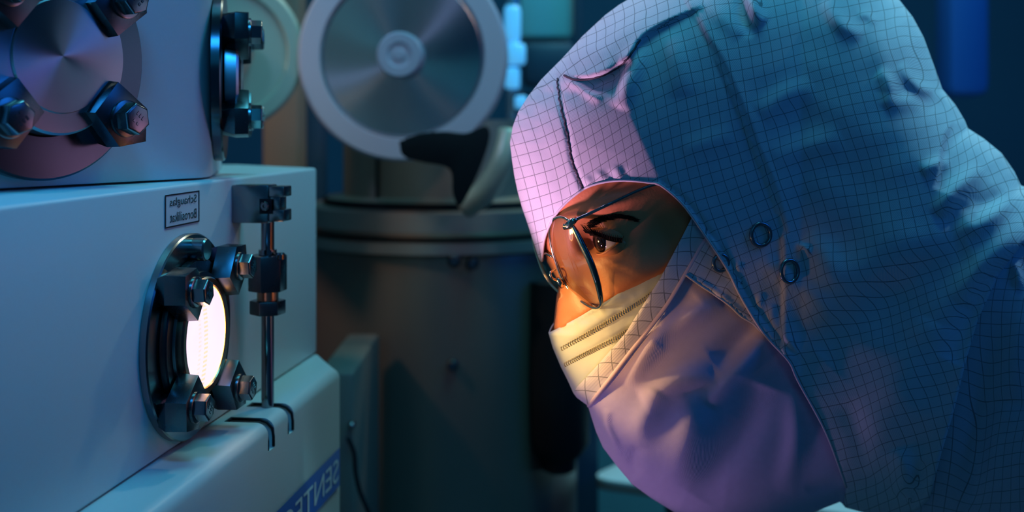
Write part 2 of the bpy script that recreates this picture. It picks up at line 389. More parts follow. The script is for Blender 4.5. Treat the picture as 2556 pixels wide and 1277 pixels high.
# blue name plate on the cabinet front
cl = cab.location
o_far = Vector((-0.128, 0.833, 0)); zt2, zb2 = ZC-0.2365, ZC-0.2645
def cab_pt(s, z, out): p = o_far - T*s + N*(out+0.0006); return Vector((p.x, p.y, z))-cl
bm = bmesh.new()
vs = [bm.verts.new(cab_pt(s, z, 0.0006)) for s, z in ((0.004, zb2), (0.16, zb2), (0.16, zt2), (0.004, zt2))]; bm.faces.new(vs)
plate = bm_out('blue_plate', bm, M['blue_label'], cab)
co, fa = text_mesh('SENTECH'); mn, mx = co.min(0), co.max(0)
vs = [cab_pt(0.009+(c[0]-mn[0])/(mx[0]-mn[0])*0.150, zb2+0.0055+(c[1]-mn[1])/(mx[1]-mn[1])*0.0165, 0.0010) for c in co]
lt = mesh('plate_lettering', vs, fa, M['label_text'], None, smooth=False); lt.parent = plate

# ------------------------------------------------------------ claw clamped flanges (local Z = outward normal)
def hexpoly(r, rot=0.0): return [(r*math.cos(math.pi/3*k+rot), r*math.sin(math.pi/3*k+rot)) for k in range(6)]
def make_claw(parent, ang, rb, zbase, hf, rf, sc=1.0, mat='steel_dark', rot=0.0, ht=None):
    """claw clamp: block with a lip over the flange, V-shaped outer end, hex bolt on top"""
    R = Matrix.Rotation(ang, 4, 'Z') @ Matrix.Translation((rb, 0, zbase)) @ Matrix.Rotation(rot, 4, 'Z')
    hw = 0.0125*sc; inn = -0.0155*sc; mid = 0.006*sc; tip = 0.0165*sc; ht = ht or hf+0.0085*sc
    bm = bmesh.new()
    # plan outline (x radial): lip side straight, outer side pointed
    def ring(z, k=1.0, xin=inn): return [(xin*1.0, -hw*0.8*k, z), (mid, -hw*k, z), (tip*k, 0, z), (mid, hw*k, z), (xin*1.0, hw*0.8*k, z), ]
    body = [ring(0.0, 0.82, rf-rb+0.001 if rf-rb+0.001 > inn else inn*0.3), ring(hf+0.0005, 1.0, rf-rb+0.001), ring(hf+0.0006, 1.0, inn), ring(ht, 0.97, inn+0.001)]
    rv = [[bm.verts.new(p) for p in r] for r in body]
    n = 5
    bm.faces.new(rv[0][::-1]); bm.faces.new(rv[-1])
    for A, B in zip(rv[:-1], rv[1:]):
        for i in range(n): bm.faces.new((A[i], A[(i+1) % n], B[(i+1) % n], B[i]))
    bmesh.ops.recalc_face_normals(bm, faces=bm.faces)
    bmesh.ops.bevel(bm, geom=list(bm.edges), offset=0.0005, segments=2, profile=0.5, affect='EDGES', clamp_overlap=True)
    c = bm_out('claw_clamp', bm, M[mat], parent, xf=R, angle=30)
    bm = bmesh.new(); add_lathe(bm, [(0, ht), (0.0088*sc, ht), (0.0088*sc, ht+0.0014), (0.0080*sc, ht+0.0018), (0, ht+0.0018)], 32)
    o = bm_out('washer', bm, M['steel'], None, xf=R, angle=35); o.parent = c
    bm = bmesh.new(); z0 = ht+0.0018; z1 = z0+0.0068*sc
    add_prism(bm, hexpoly(0.0075*sc, 0.35+ang*1.7), z0, z1, 0.0)
    bmesh.ops.bevel(bm, geom=[e for e in bm.edges if all(v.co.z > z1-1e-5 for v in e.verts)], offset=0.0011*sc, segments=3, profile=0.5, affect='EDGES')
    for k in range(3): add_box(bm, ((k-1)*0.0019*sc, 0.0018*sc, z1), (0.0009*sc, 0.0019*sc, 0.0006), 0)
    for k in range(2): add_box(bm, ((k-0.5)*0.0024*sc, -0.0022*sc, z1), (0.0013*sc, 0.0012*sc, 0.0006), 0)
    o = bm_out('hex_bolt', bm, M['bolt'], None, xf=R, angle=35); o.parent = c
    return c

# sight glass: centre of the glass seen at (515, 841)
k = (514-CX)/F; prot = 0.0125
Yg = (0.266-0.9922*prot-k*0.1246*prot)/(0.1256-k); p0 = Vector((faceX(Yg), Yg, 0))+N*prot
gc = Vector((faceX(Yg), Yg, ZC-(838-HY)/F*(p0.y)))
SG = empty('sight_glass_port', mat=frame(gc, T, N), label='round sight glass port glowing white, held by four claw clamps on the box', category='porthole')
bm = bmesh.new(); add_lathe(bm, [(0.030, 0.0003), (0.0580, 0.0003), (0.0580, 0.0038), (0.0572, 0.0046), (0.048, 0.0046), (0.0475, 0.0040), (0.030, 0.0040)], 96)
bm_out('base_ring', bm, M['steel'], SG, angle=30)
bm = bmesh.new(); add_lathe(bm, [(0.029, 0.0041), (0.0432, 0.0041), (0.0440, 0.0049), (0.0440, 0.0078), (0.0432, 0.0086), (0.0365, 0.0086), (0.0362, 0.0102), (0.029, 0.0102)], 96)
bm_out('clamped_flange', bm, M['steel_dark'], SG, angle=30)
bm = bmesh.new(); add_lathe(bm, [(0.0282, 0.0090), (0.0335, 0.0098), (0.0335, 0.0124), (0.0325, 0.0135), (0.0292, 0.0135), (0.0284, 0.0122)], 96)
bm_out('copper_rim', bm, M['copper'], SG, angle=30, label='copper coloured rim around the glass')
bm = bmesh.new(); add_lathe(bm, [(0, 0.0127), (0.0288, 0.0127), (0.0288, 0.0110), (0, 0.0110)], 96)
bm_out('glass_pane', bm, M['glow'], SG, label='glowing white glass')
# a hose nipple behind the ring top (short upright stub)
bm = bmesh.new(); add_lathe(bm, [(0, 0.004), (0.0065, 0.004), (0.0065, 0.0125), (0.0058, 0.0135), (0, 0.0135)], 32, (0.0, 0))
def sg_local(ang, r): return (r*math.cos(ang), r*math.sin(ang))
# which local angle is "up"? local y = Z x X = N x T
yl = N.cross(T)   # world direction of local Y
sgn = 1 if yl.z > 0 else -1
bm.transform(Matrix.Translation((0.0, sgn*0.049, 0))); bm_out('vent_stub', bm, M['steel'], SG, angle=30)
def up_ang(deg): return math.radians(deg)*sgn
# four clamps: angles measured from +T (away) toward up
for deg in (50, 140, 222, 310):
    make_claw(SG, up_ang(deg), 0.0470, 0.0046, 0.0044, 0.0440, 0.96, ht=0.0165)

# upper chamber body
C0 = Vector((-0.1853, 0.689, 0)); t1v = Vector((0.5, 0.866, 0)); n1 = Vector((0.866, -0.5, 0))
t2v = Vector((-0.2, 0.98, 0)).normalized(); n2 = Vector((0.98, 0.2, 0)).normalized()
UB = empty('chamber_housing', (C0.x-0.05, C0.y, ZTOP), label='large white upper chamber housing with round flanges standing on the instrument box', category='machine')
bm = bmesh.new()
pA = C0-t1v*0.42; pB = C0+t2v*0.13
pl = [(pA.x, pA.y), (C0.x, C0.y), (pB.x, pB.y), (pB.x-0.25, pB.y+0.16), (-0.8, 0.9), (-0.75, 0.35)]
add_prism(bm, rel(UB, pl), 0.0012, 0.36)
ce = [e for e in bm.edges if all((Vector((v.co.x, v.co.y, 0))+Vector((UB.location.x, UB.location.y, 0))-C0).length < 1e-4 for v in e.verts)]
bmesh.ops.bevel(bm, geom=ce, offset=0.014, segments=8, profile=0.5, affect='EDGES')
be = [e for e in bm.edges if all(abs(v.co.z-0.0012) < 1e-5 for v in e.verts)]
bmesh.ops.bevel(bm, geom=be, offset=0.0012, segments=2, profile=0.5, affect='EDGES')
bm_out('housing', bm, M['white_paint'], UB, angle=35)

def blank_flange(center, n, label, rbase, rdisc, claws, sc, rb, depth=0.012, angs=(42, 138, 222, 318), matd='steel_lathe'):
    tt = Vector((-n.y, n.x, 0))      # horizontal tangent
    m = frame(center, tt, n); E = empty('blank_flange', mat=m, label=label, category='flange', group='blank flanges on the chamber housing')
    s = 1 if n.cross(tt).z > 0 else -1
    bm = bmesh.new(); add_lathe(bm, [(0, 0.0004), (rbase, 0.0004), (rbase, 0.0055), (rbase-0.0012, 0.0066), (rdisc+0.001, 0.0066), (rdisc, 0.0058), (0, 0.0058)], 96)
    bm_out('base_ring', bm, M['ring_dark'], E, angle=30)
    z = 0.0066
    bm = bmesh.new(); add_lathe(bm, [(0, z), (rdisc-0.002, z), (rdisc, z+0.001), (rdisc, z+depth-0.0015), (rdisc-0.0012, z+depth), (rdisc*0.73, z+depth), (rdisc*0.715, z+depth+0.0012), (0, z+depth+0.0012)], 128)
    bm_out('cover_disc', bm, M[matd], E, angle=25)
    for a_ in angs: make_claw(E, math.radians(a_)*s, rb, z, depth*0.75, rdisc, sc)
    return E
# flange facing the camera
s_ = 0.1225
c1 = C0 - t1v*s_; yy = (c1+n1*0.019).y
fc = Vector((c1.x, c1.y, ZC-(140-HY)/F*yy)) 
blank_flange(fc+n1*0.0002, n1, 'brushed round blank flange on the chamber facing the camera, left edge', 0.0640, 0.0405, 4, 1.15, 0.0475)
Yf2 = 0.735; fc2 = Vector((-0.1952, 0, 0)); fc2 = C0 + t2v*0.047; 
fc2 = Vector((fc2.x, fc2.y, ZC-(190-HY)/F*fc2.y))
blank_flange(fc2+n2*0.0002, n2, 'edge-on steel blank flange on the right side of the chamber housing', 0.0555, 0.0335, 4, 1.0, 0.0400, 0.0095)

# ------------------------------------------------------------ rod fitting
Yr = 0.7185; rp = Vector((-0.1565, Yr, 0))
RF = empty('rod_fitting', (rp.x, rp.y, ZLEDGE-0.008), label='upright steel rod with hex union hanging from a square bracket on the box', category='fitting')
rl = RF.location
def rpx(py): return ZC-(py-HY)/F*Yr - rl.z
bm = bmesh.new()
bc = Vector((faceX(0.716), 0.716, 0))
m = frame(bc, T, Zv)        # local x=T, y = Z x T = -N? 
def blk(bm, s0, s1, o0, o1, z0, z1, bev=0.0008):
    pts = [bc+T*s+N*o_ for s, o_ in ((s0, o0), (s1, o0), (s1, o1), (s0, o1))]
    add_prism(bm, [(p.x-rl.x, p.y-rl.y) for p in pts], z0-rl.z, z1-rl.z, bev)
zt_, zb_ = ZC-0.0365, ZC-0.0605
blk(bm, -0.008, 0.009, 0.0, 0.024, zb_, zt_)
blk(bm, -0.0072, 0.0082, 0.0238, 0.034, zb_+0.001, zb_+0.0085)
blk(bm, -0.0072, 0.0082, 0.0238, 0.034, zt_-0.0075, zt_-0.0008)
blk(bm, -0.0060, 0.0070, 0.0238, 0.031, zb_+0.008, zt_-0.007)
bk = bm_out('bracket', bm, M['steel'], RF, angle=30)
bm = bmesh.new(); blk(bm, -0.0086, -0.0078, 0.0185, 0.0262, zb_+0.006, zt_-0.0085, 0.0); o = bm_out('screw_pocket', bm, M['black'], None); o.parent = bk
bm = bmesh.new(); add_lathe(bm, [(0, 0), (0.0030, 0), (0.0030, 0.0018), (0.0022, 0.0026), (0.0012, 0.0026), (0.0012, 0.0012), (0, 0.0012)], 20)
sp = bc - T*0.0085 + N*0.0225; bm.transform(frame((sp.x-rl.x, sp.y-rl.y, (zb_+zt_)/2-rl.z-0.001), N, -T)); o = bm_out('screw', bm, M['steel_polished'], None, angle=30); o.parent = bk
def vert(name, prof, mat, seg=32, hexa=False, rot=0.2):
    bm = bmesh.new()
    if hexa:
        for (r, z0, z1) in prof: add_prism(bm, hexpoly(r, rot), min(z0, z1), max(z0, z1), 0.0008)
    else: add_lathe(bm, [(0, prof[0][1])]+prof+[(0, prof[-1][1])], seg)
    return bm_out(name, bm, M[mat], RF, angle=30)
vert('upper_rod', [(0.0042, rpx(550)), (0.0042, rpx(622)), (0.0058, rpx(622)), (0.0058, rpx(640))], 'steel_polished')
vert('union_body', [(0.0125, rpx(636), rpx(725))], 'steel_dark', hexa=True, rot=0.38)
vert('collar', [(0.0068, rpx(725)), (0.0068, rpx(750))], 'copper')
vert('lock_nut', [(0.0115, rpx(748), rpx(783))], 'steel_dark', hexa=True, rot=0.25)
vert('lower_rod', [(0.0040, rpx(783)), (0.0040, 0.0)], 'steel_polished')
bm = bmesh.new(); add_lathe(bm, [(0, 0), (0.0034, 0), (0.0034, 0.003), (0.0025, 0.0042), (0, 0.0042)], 20)
bm.transform(Matrix.Translation((0.0090, -0.0055, rpx(632)-0.003))); bm_out('set_screw', bm, M['steel_polished'], RF, angle=30)

# ------------------------------------------------------------ background equipment
def cyl_thing(name, px, pyb, pyt, Y, rpx_, prof_fn, label, cat, mat): pass
# large gate lid seen face on
Yd = 1.22; dc = W(1005, 140, Yd); rr = 262/F*Yd
nd = Vector((-0.05, -1, 0.0)).normalized(); m = frame(dc, nd.cross(Zv), nd)
LID = empty('round_hatch', mat=m, label='large brushed steel disc lid with pale rim and round knob behind the rod', category='hatch')
bm = bmesh.new(); add_lathe(bm, [(0, -0.02), (rr-0.004, -0.02), (rr, -0.016), (rr, 0.004), (rr-0.003, 0.007), (rr*0.79, 0.007), (rr*0.775, 0.001), (0, 0.001)], 96)
bm_out('rim', bm, pm('lid_rim_paint', (0.50, 0.50, 0.58), 0.45, 0.2), LID, angle=30)
bm = bmesh.new(); add_lathe(bm, [(0, 0.0012), (rr*0.765, 0.0012), (rr*0.765, 0.004), (rr*0.75, 0.005), (0, 0.0045)], 96)
bm_out('brushed_disc', bm, M['steel_lathe'], LID, angle=25)
bm = bmesh.new(); kr = 57/F*Yd; add_lathe(bm, [(0, 0.004), (kr, 0.004), (kr, 0.022), (kr-0.002, 0.026), (kr*0.55, 0.026), (kr*0.5, 0.024), (kr*0.25, 0.024), (kr*0.2, 0.026), (0, 0.026)], 48)
bm_out('knob', bm, pm('knob_paint', (0.42, 0.46, 0.56), 0.4, 0.3), LID, angle=30)

def vessel(name, px, Y, parts, label, cat, seg=96):
    """upright round body: parts = (part name, material, [(half width px, py), ...]) from top to bottom"""
    E = empty(name, (W(px, 0, Y).x, Y, 0), label=label, category=cat)
    for pn, mt, prof in parts:
        bm = bmesh.new(); pr = [(a/F*Y, ZC-(b-HY)/F*Y) for a, b in prof]
        add_lathe(bm, [(0, pr[0][1])]+pr+[(0, pr[-1][1])], seg); bm_out(pn, bm, M[mt], E, angle=35)
    return E
M['vessel_mid'] = pm('vessel_satin', (0.46, 0.34, 0.27), 0.42, 0.6, noise=0.1, nscale=7)
M['vessel_lip'] = pm('vessel_lip', (0.50, 0.42, 0.36), 0.32, 0.7)
V = vessel('process_vessel', 1110, 1.42, [
    ('body', 'vessel', [(325, 600), (330, 612), (330, 2560)]),
    ('flange', 'vessel_lip', [(318, 572), (345, 574), (345, 598), (322, 600)]),
    ('groove_ring', 'black', [(318, 562), (318, 573)]),
    ('upper_flange', 'vessel_lip', [(328, 504), (340, 507), (340, 550), (328, 562)]),
    ('seal_ring', 'black', [(300, 488), (300, 504)]),
    ('neck', 'vessel_mid', [(250, 300), (250, 480), (290, 488)])],
    'tall dark steel process vessel with stacked flanges behind the rod fitting', 'vessel')
bm = bmesh.new(); add_box(bm, (-0.073, -0.107, ZC-(410-HY)/F*1.42), (0.003, 0.004, 0.09)); bm_out('seam_strip', bm, M['black'], V)
for (px, py, s) in ((1135, 648, 1.0), (1180, 655, 0.9), (1130, 908, 0.8)):
    yv = 1.42-0.163; p = W(px, py, yv-0.002); bm = bmesh.new(); add_lathe(bm, [(0, 0), (0.008*s, 0), (0.008*s, 0.006), (0.005*s, 0.011), (0, 0.011)], 20)
    bm.transform(frame(p-V.location, (1, 0, 0), (0, -1, 0))); bm_out('screw_head', bm, M['bolt'], V, angle=30)

# black bent grip under the lid
bm = bmesh.new(); o_ = W(1100, 350, 1.14)
pts = smooth_line([(1000,352),(1050,333),(1110,328),(1165,332),(1212,314),(1222,345),(1200,415),(1170,480),(1148,512),(1132,480),(1124,420),(1060,404),(1010,388)]+[(1000,352)], 4)[:-1]
pl = [((p[0]-1100)/F*1.14, -(p[1]-350)/F*1.14) for p in pts]
add_prism(bm, pl, -0.016, 0.016, 0.007, 3)
bm.transform(Matrix.Rotation(math.pi/2, 4, 'X'))
hs = bm_out('lid_handle', bm, M['black'], None, angle=40, label='black bent grip'); hs.parent = LID; hs.matrix_parent_inverse = LID.matrix_world.inverted(); hs.location = o_
bm = bmesh.new(); pts = smooth_line([(1272, 330, 1.22), (1258, 390, 1.21), (1236, 440, 1.21), (1204, 485, 1.215), (1160, 515, 1.225)], 6)
add_tube(bm, [W(*p)-W(1160, 515, 1.225) for p in pts], 0.0135, 16)
o = bm_out('curved_pipe', bm, M['beige'], None, smooth=True, label='pale curved pipe right of the black handle on the vessel', category='pipe'); o.location = W(1160, 515, 1.225)

# greenish round body left of the lid
def hcyl(name, px, py, Y, r, depth, nrm, mat, label, cat):
    nrm = Vector(nrm).normalized(); c = W(px, py, Y); E = empty(name, mat=frame(c, nrm.cross(Zv), nrm), label=label, category=cat)
    bm = bmesh.new(); add_lathe(bm, [(0, -depth), (r, -depth), (r, -0.004), (r-0.004, 0), (r*0.8, 0), (r*0.78, -0.004), (0, -0.004)], 72); bm_out('drum', bm, M[mat], E, angle=30)
    return E
M['green_paint'] = pm('pale_green_paint', (0.34, 0.44, 0.36), 0.4)
G = hcyl('round_drum', 560, 130, 1.20, 0.085, 0.12, (0.30, -1, 0), 'green_paint', 'pale green round drum between the edge-on flange and the disc lid', 'drum')
bm = bmesh.new(); add_lathe(bm, [(0, 0), (0.030, 0), (0.030, 0.012), (0, 0.012)], 32); bm_out('hub', bm, M['vessel_mid'], G, angle=30)
# dark columns behind
def column(px0, px1, py0, py1, Y, mat, name, label, cat, depth=0.06, bev=0.004):
    a = W(px0, py1, Y); b = W(px1, py0, Y); bm = bmesh.new(); add_box(bm, (0, depth/2, (b.z-a.z)/2), (b.x-a.x, depth, b.z-a.z), bev)
    o = bm_out(name, bm, M[mat], None, angle=35, label=label, category=cat); o.location = ((a.x+b.x)/2, Y, a.z); return o
zfl = lambda Y: HY+ZC/Y*F
M['dark_frame_m'] = pm('dark_blue_frame', (0.03, 0.05, 0.09), 0.5)
M['tan'] = pm('tan_panel', (0.26, 0.16, 0.12), 0.5)
column(655, 745, -200, 420+600, 1.46, 'tan', 'support_post', 'brown support post below the pale green drum', 'post')
column(748, 800, -200, 1400, 1.52, 'dark_frame_m', 'equipment_rack_post', 'dark upright rack post left of the disc lid', 'post')
column(790, 884, 930, 1700, 1.05, 'brown_panel', 'side_panel', 'dark brown side panel behind the end of the slotted ledge', 'panel', depth=0.2)
bm = bmesh.new(); add_lathe(bm, [(0, 0), (0.0035, 0), (0.0035, 0.004), (0.002, 0.008), (0, 0.008)], 16); bm.transform(frame((0, 0, 0), (1, 0, 0), (0, -1, 0)))
o = bm_out('panel_knob', bm, M['steel_polished'], None, smooth=True, label='small bright screw knob on the brown side panel', category='knob'); o.location = W(879, 1058, 1.049)
bm = bmesh.new(); pts = smooth_line([(868, 1090, 1.03), (884, 1130, 1.03), (888, 1180, 1.03), (900, 1230, 1.03), (925, 1290, 1.03), (960, 1400, 1.04)], 5)
add_tube(bm, [W(*p)-W(868, 1090, 1.03) for p in pts], 0.0022, 8)
o = bm_out('cable', bm, M['black'], None, smooth=True, label='thin black cable hanging down beside the brown side panel', category='cable'); o.location = W(868, 1090, 1.03)

# column of glossy blue pipe right of the lid
E = empty('chrome_pipe', (W(1280, 0, 1.64).x, 1.64, 0), label='upright chrome pipe with couplings right of the disc lid', category='pipe')
bm = bmesh.new(); zz = lambda py: ZC-(py-HY)/F*1.64
add_lathe(bm, [(0, zz(-250)), (0.012, zz(-250)), (0.012, zz(110)), (0.017, zz(112)), (0.017, zz(150)), (0.012, zz(152)), (0.012, zz(1500)), (0, zz(1500))], 32)
M['blue_chrome'] = pm('blue_tinted_chrome', (0.35, 0.62, 0.85), 0.25, 0.8)
bm_out('tube', bm, M['blue_chrome'], E, angle=30)
bm = bmesh.new(); add_lathe(bm, [(0, zz(232)), (0.0135, zz(232)), (0.0135, zz(275)), (0, zz(275))], 24); bm.transform(Matrix.Translation((0.013, -0.012, 0))); bm_out('ball_valve', bm, M['steel_polished'], E, angle=30)
M['blue_glow'] = pm('blue_glow_mat', (0.2, 0.6, 0.9), 0.3, emis=(0.10, 0.50, 1.0), estr=0.6)  # blue glow standing in for reflections on the pipe; lowest spot is an LED
def lamp(px, py, Y, r, h, label):
    bm = bmesh.new(); add_lathe(bm, [(0, 0), (r*0.8, 0), (r, h*0.15), (r, h*0.85), (r*0.8, h), (0, h)], 24)
    o = bm_out('blue_glow_spot', bm, M['blue_glow'], None, smooth=True, label=label, category='indicator light'); c = W(px, py, Y); o.location = (c.x, c.y, c.z-h/2)
lamp(1279, 60, 1.60, 0.012, 0.052, 'uppermost blue reflection on the pipe right of the disc lid, built as a glowing body')
lamp(1287, 135, 1.60, 0.0145, 0.03, 'middle blue reflection on the pipe right of the disc lid, built as a glowing body')
lamp(1279, 195, 1.60, 0.011, 0.03, 'third blue reflection down the pipe beside the disc lid, built as a glowing body')
lamp(1300, 255, 1.60, 0.009, 0.018, 'round lowest blue light touching the hood outline')
# cyan box and dark valve behind the hood
M['cyan_box'] = pm('pale_cyan_paint', (0.35, 0.62, 0.66), 0.5)
column(1290, 1432, -300, 95, 1.75, 'cyan_box', 'control_box', 'pale cyan control box above the dark valve, left of the hood', 'box', depth=0.1, bev=0.01)
column(1305, 1440, 105, 215, 1.70, 'dark_frame_m', 'dark_valve_block', 'dark valve block below the pale cyan box beside the hood', 'valve', depth=0.08, bev=0.012)
column(1434, 1452, -300, 400, 1.72, 'dark_frame_m', 'narrow_dark_rail', 'narrow dark upright rail right of the pale cyan box', 'rail', depth=0.03)
column(1285, 1400, 300, 480, 1.72, 'vessel_mid', 'brown_tank', 'brown tank glimpsed just left of the hood brow', 'tank', depth=0.1, bev=0.01)

# hanging dark bottle shape and dark column before the teal wall
bm = bmesh.new(); Yb = 1.30; pr = [(75, 700), (80, 960), (76, 1100), (60, 1128), (45, 1140), (42, 1168), (30, 1176)]
add_lathe(bm, [(0, (900-700)/F*Yb)]+[(a/F*Yb, (900-b)/F*Yb) for a, b in pr]+[(0, (900-1176)/F*Yb)], 32)
bm_out('pump_housing', bm, M['black'], V, angle=40, label='black bottle shaped pump housing', xf=Matrix.Translation(W(1395, 900, Yb)-V.location))
column(1405, 1494, 560, 3000, 1.50, 'dark_frame_m', 'dark_column', 'dark upright column left of the teal panel', 'column', depth=0.08)
M['teal_panel'] = pm('teal_panel', (0.16, 0.34, 0.38), 0.5)
column(1470, 2300, 560, 2400, 2.3, 'teal_panel', 'partition_panel', 'teal partition panel behind the white table', 'panel', depth=0.04)
column(2370, 2478, -400, 240, 1.9, 'blue_plastic', 'blue_wall_unit', 'tall blue plastic unit on the wall at upper right', 'wall unit', depth=0.08, bev=0.02)

# white table
Zt = ZC-0.45
def tp(px, py, z=Zt): Y = (ZC-z)*F/(py-HY); return Vector(((px-CX)/F*Y, Y, z))
c0 = tp(1466, 1190); c1_ = tp(1560, 1147); c2 = tp(2120, 1281)
d1 = (c1_-c0).normalized(); d2 = (c2-c0); d2 = (c2-c0).normalized()
TB = empty('white_table', (c0.x+0.4, c0.y+0.1, 0), label='white laminate table with rounded corner behind the leaning person', category='table')
corner = []
P1 = c0+d1*0.035; P2 = c0+d2*0.035
for i in range(9):
    t = i/8; corner.append((1-t)**2*P1+2*t*(1-t)*c0+t*t*P2)
far = c0+d2*1.0; far2 = far+d1*0.6; near2 = c0+d1*0.6
poly = [(p.x-TB.location.x, p.y-TB.location.y) for p in corner+[far, far2, near2]]
bm = bmesh.new(); add_prism(bm, poly, Zt-0.004, Zt, 0.001); bm_out('table_top', bm, M['table'], TB, angle=30)
bm = bmesh.new(); add_prism(bm, poly, Zt-0.014, Zt-0.004, 0.0005); bm_out('edge_board', bm, M['table_edge'], TB, angle=30)
for q in (c0+d1*0.08+d2*0.08, c0+d1*0.52+d2*0.08, c0+d1*0.08+d2*0.92, c0+d1*0.52+d2*0.92):
    bm = bmesh.new(); add_box(bm, (q.x-TB.location.x, q.y-TB.location.y, (Zt-0.014)/2), (0.03, 0.03, Zt-0.014), 0.002); bm_out('leg', bm, M['steel_dark'], TB, angle=30)

# ------------------------------------------------------------ person
SIL = [(1273,356),(1278,400),(1284,440),(1292,478),(1302,515),(1316,556),(1330,600),(1345,645),(1362,668),(1378,688),(1386,705),(1385,740),(1384,780),(1380,812),(1369,830),
       (1380,868),(1400,915),(1420,955),(1431,980),(1440,992),(1468,1014),(1476,1040),(1488,1078),(1505,1116),(1540,1163),(1578,1208),(1625,1242),(1690,1282),(1800,1320),(1930,1310),(2000,1289),(2050,1270),
       (2096,1252),(2104,1256),(2110,1266),(2150,1277),(2230,1292),(2400,1330),(2600,1380),(2950,1420),
       (2990,1200),(2960,950),(2880,760),(2760,610),(2650,510),(2580,476),(2548,462),(2532,428),(2500,382),(2455,345),(2416,320),(2408,300),(2385,262),(2352,222),(2330,160),(2305,92),(2278,42),(2245,0),
       (2180,-60),(2060,-110),(1930,-120),(1800,-105),(1690,-70),(1600,-20),(1545,12),(1510,38),(1454,90),(1402,147),(1352,197),(1318,240),(1294,278),(1280,315)]
BODY = [(1300,380),(1312,450),(1330,530),(1345,590),(1366,655),(1386,690),(1396,712),(1390,750),(1386,785),(1382,815),(1384,832),(1398,850),(1412,862),(1412,880),(1406,900),(1420,925),(1440,950),(1452,985),(1490,1010),(1540,1040),(1600,1090),(1700,1160),(1850,1220),
        (2000,1200),(2200,1200),(2500,1260),(2900,1350),(2940,1150),(2900,960),(2800,790),(2650,640),(2520,540),(2420,430),(2330,300),(2250,150),(2150,30),(2000,-60),(1850,-75),(1700,-30),(1560,50),(1450,130),(1370,220),(1318,300)]
def pdist(P, poly, closed=True):
    """distance to polyline, arc parameter 0..1 and side sign"""
    P = np.asarray(P, float); A = np.array(poly, float); B = np.roll(A, -1, 0)
    if not closed: A, B = A[:-1], B[:-1]
    seg = np.hypot(*(B-A).T); cum = np.concatenate([[0], np.cumsum(seg)])
    best = np.full(len(P), 1e9); tt = np.zeros(len(P)); sd = np.ones(len(P))
    for i in range(len(A)):
        d = B[i]-A[i]; L2 = max(d@d, 1e-9); v = P-A[i]; t = np.clip((v@d)/L2, 0, 1)
        q = v-t[:, None]*d; dd = np.hypot(q[:, 0], q[:, 1]); m = dd < best
        best = np.where(m, dd, best); tt = np.where(m, (cum[i]+t*seg[i])/cum[-1], tt)
        sd = np.where(m, np.sign(d[0]*v[:, 1]-d[1]*v[:, 0]+1e-9), sd)
    return best, tt, sd
def inside(P, poly):
    P = np.asarray(P, float); A = np.array(poly, float); B = np.roll(A, -1, 0); c = np.zeros(len(P), bool)
    for a, b in zip(A, B):
        if a[1] == b[1]: continue
        k = (a[1] > P[:, 1]) != (b[1] > P[:, 1]); xi = (b[0]-a[0])*(P[:, 1]-a[1])/(b[1]-a[1])+a[0]; c ^= k & (P[:, 0] < xi)
    return c
class Inflate:
    """smooth rounded thickness of a silhouette (Poisson), in metres"""
    def __init__(s, poly, cap, mpp=0.00025):
        s.poly = poly; s.cap = cap; A = np.array(poly, float); s.x0, s.y0 = A.min(0)-40; x1, y1 = A.max(0)+40
        u = None
        for h, it in ((48, 1500), (24, 900), (12, 500), (6, 250)):
            nx = int((x1-s.x0)//h)+2; ny = int((y1-s.y0)//h)+2
            gx, gy = np.meshgrid(s.x0+np.arange(nx)*h, s.y0+np.arange(ny)*h); ins = inside(np.c_[gx.ravel(), gy.ravel()], poly).reshape(ny, nx)
            if u is None: v = np.zeros((ny, nx))
            else: v = s.samp(u, hp, np.c_[gx.ravel(), gy.ravel()]).reshape(ny, nx)
            v *= ins; f = 4*(h*mpp)**2
            for _ in range(it):
                n = v.copy(); n[1:-1, 1:-1] = 0.25*(v[:-2, 1:-1]+v[2:, 1:-1]+v[1:-1, :-2]+v[1:-1, 2:]+f); v = n*ins
            u = v; hp = h
        d = pdist(np.c_[gx.ravel(), gy.ravel()], poly)[0].reshape(ny, nx); dsm = 90*(1-np.exp(-d/90))
        q = np.where(ins & (d > 7), u/np.maximum(dsm, 1e-6), 0); wgt = (ins & (d > 7)).astype(float)
        for _ in range(8):
            def bl(a):
                b = a.copy(); b[1:-1, 1:-1] = (a[1:-1, 1:-1]*4+2*(a[:-2, 1:-1]+a[2:, 1:-1]+a[1:-1, :-2]+a[1:-1, 2:])+a[:-2, :-2]+a[2:, 2:]+a[2:, :-2]+a[:-2, 2:])/16; return b
            qn, wn = bl(q*wgt), bl(wgt); q = np.where(wn > 1e-6, qn/np.maximum(wn, 1e-6), q); wgt = np.where(wgt > 0, 1.0, (wn > 1e-6)*0.35)
        s.q = q; s.h = hp
    def samp(s, u, h, P):
        fx = np.clip((P[:, 0]-s.x0)/h, 0, u.shape[1]-1.001); fy = np.clip((P[:, 1]-s.y0)/h, 0, u.shape[0]-1.001)
        ix, iy = fx.astype(int), fy.astype(int); a, b = fx-ix, fy-iy
        return (u[iy, ix]*(1-a)*(1-b)+u[iy, ix+1]*a*(1-b)+u[iy+1, ix]*(1-a)*b+u[iy+1, ix+1]*a*b)
    def __call__(s, P):
        P = np.asarray(P, float); d = pdist(P, s.poly)[0]; ins = inside(P, s.poly) | (d < 1.5); dsm = 90*(1-np.exp(-d/90))
        u = np.maximum(s.samp(s.q, s.h, P)*dsm, 0)*ins; r = np.sqrt(u); return s.cap*np.tanh(r/s.cap), d
OUT = Inflate(SIL, 0.125); INN = Inflate(BODY, 0.118)
def ymid(px): return 0.745-(np.clip(2000-px, 0, 900))*0.00009

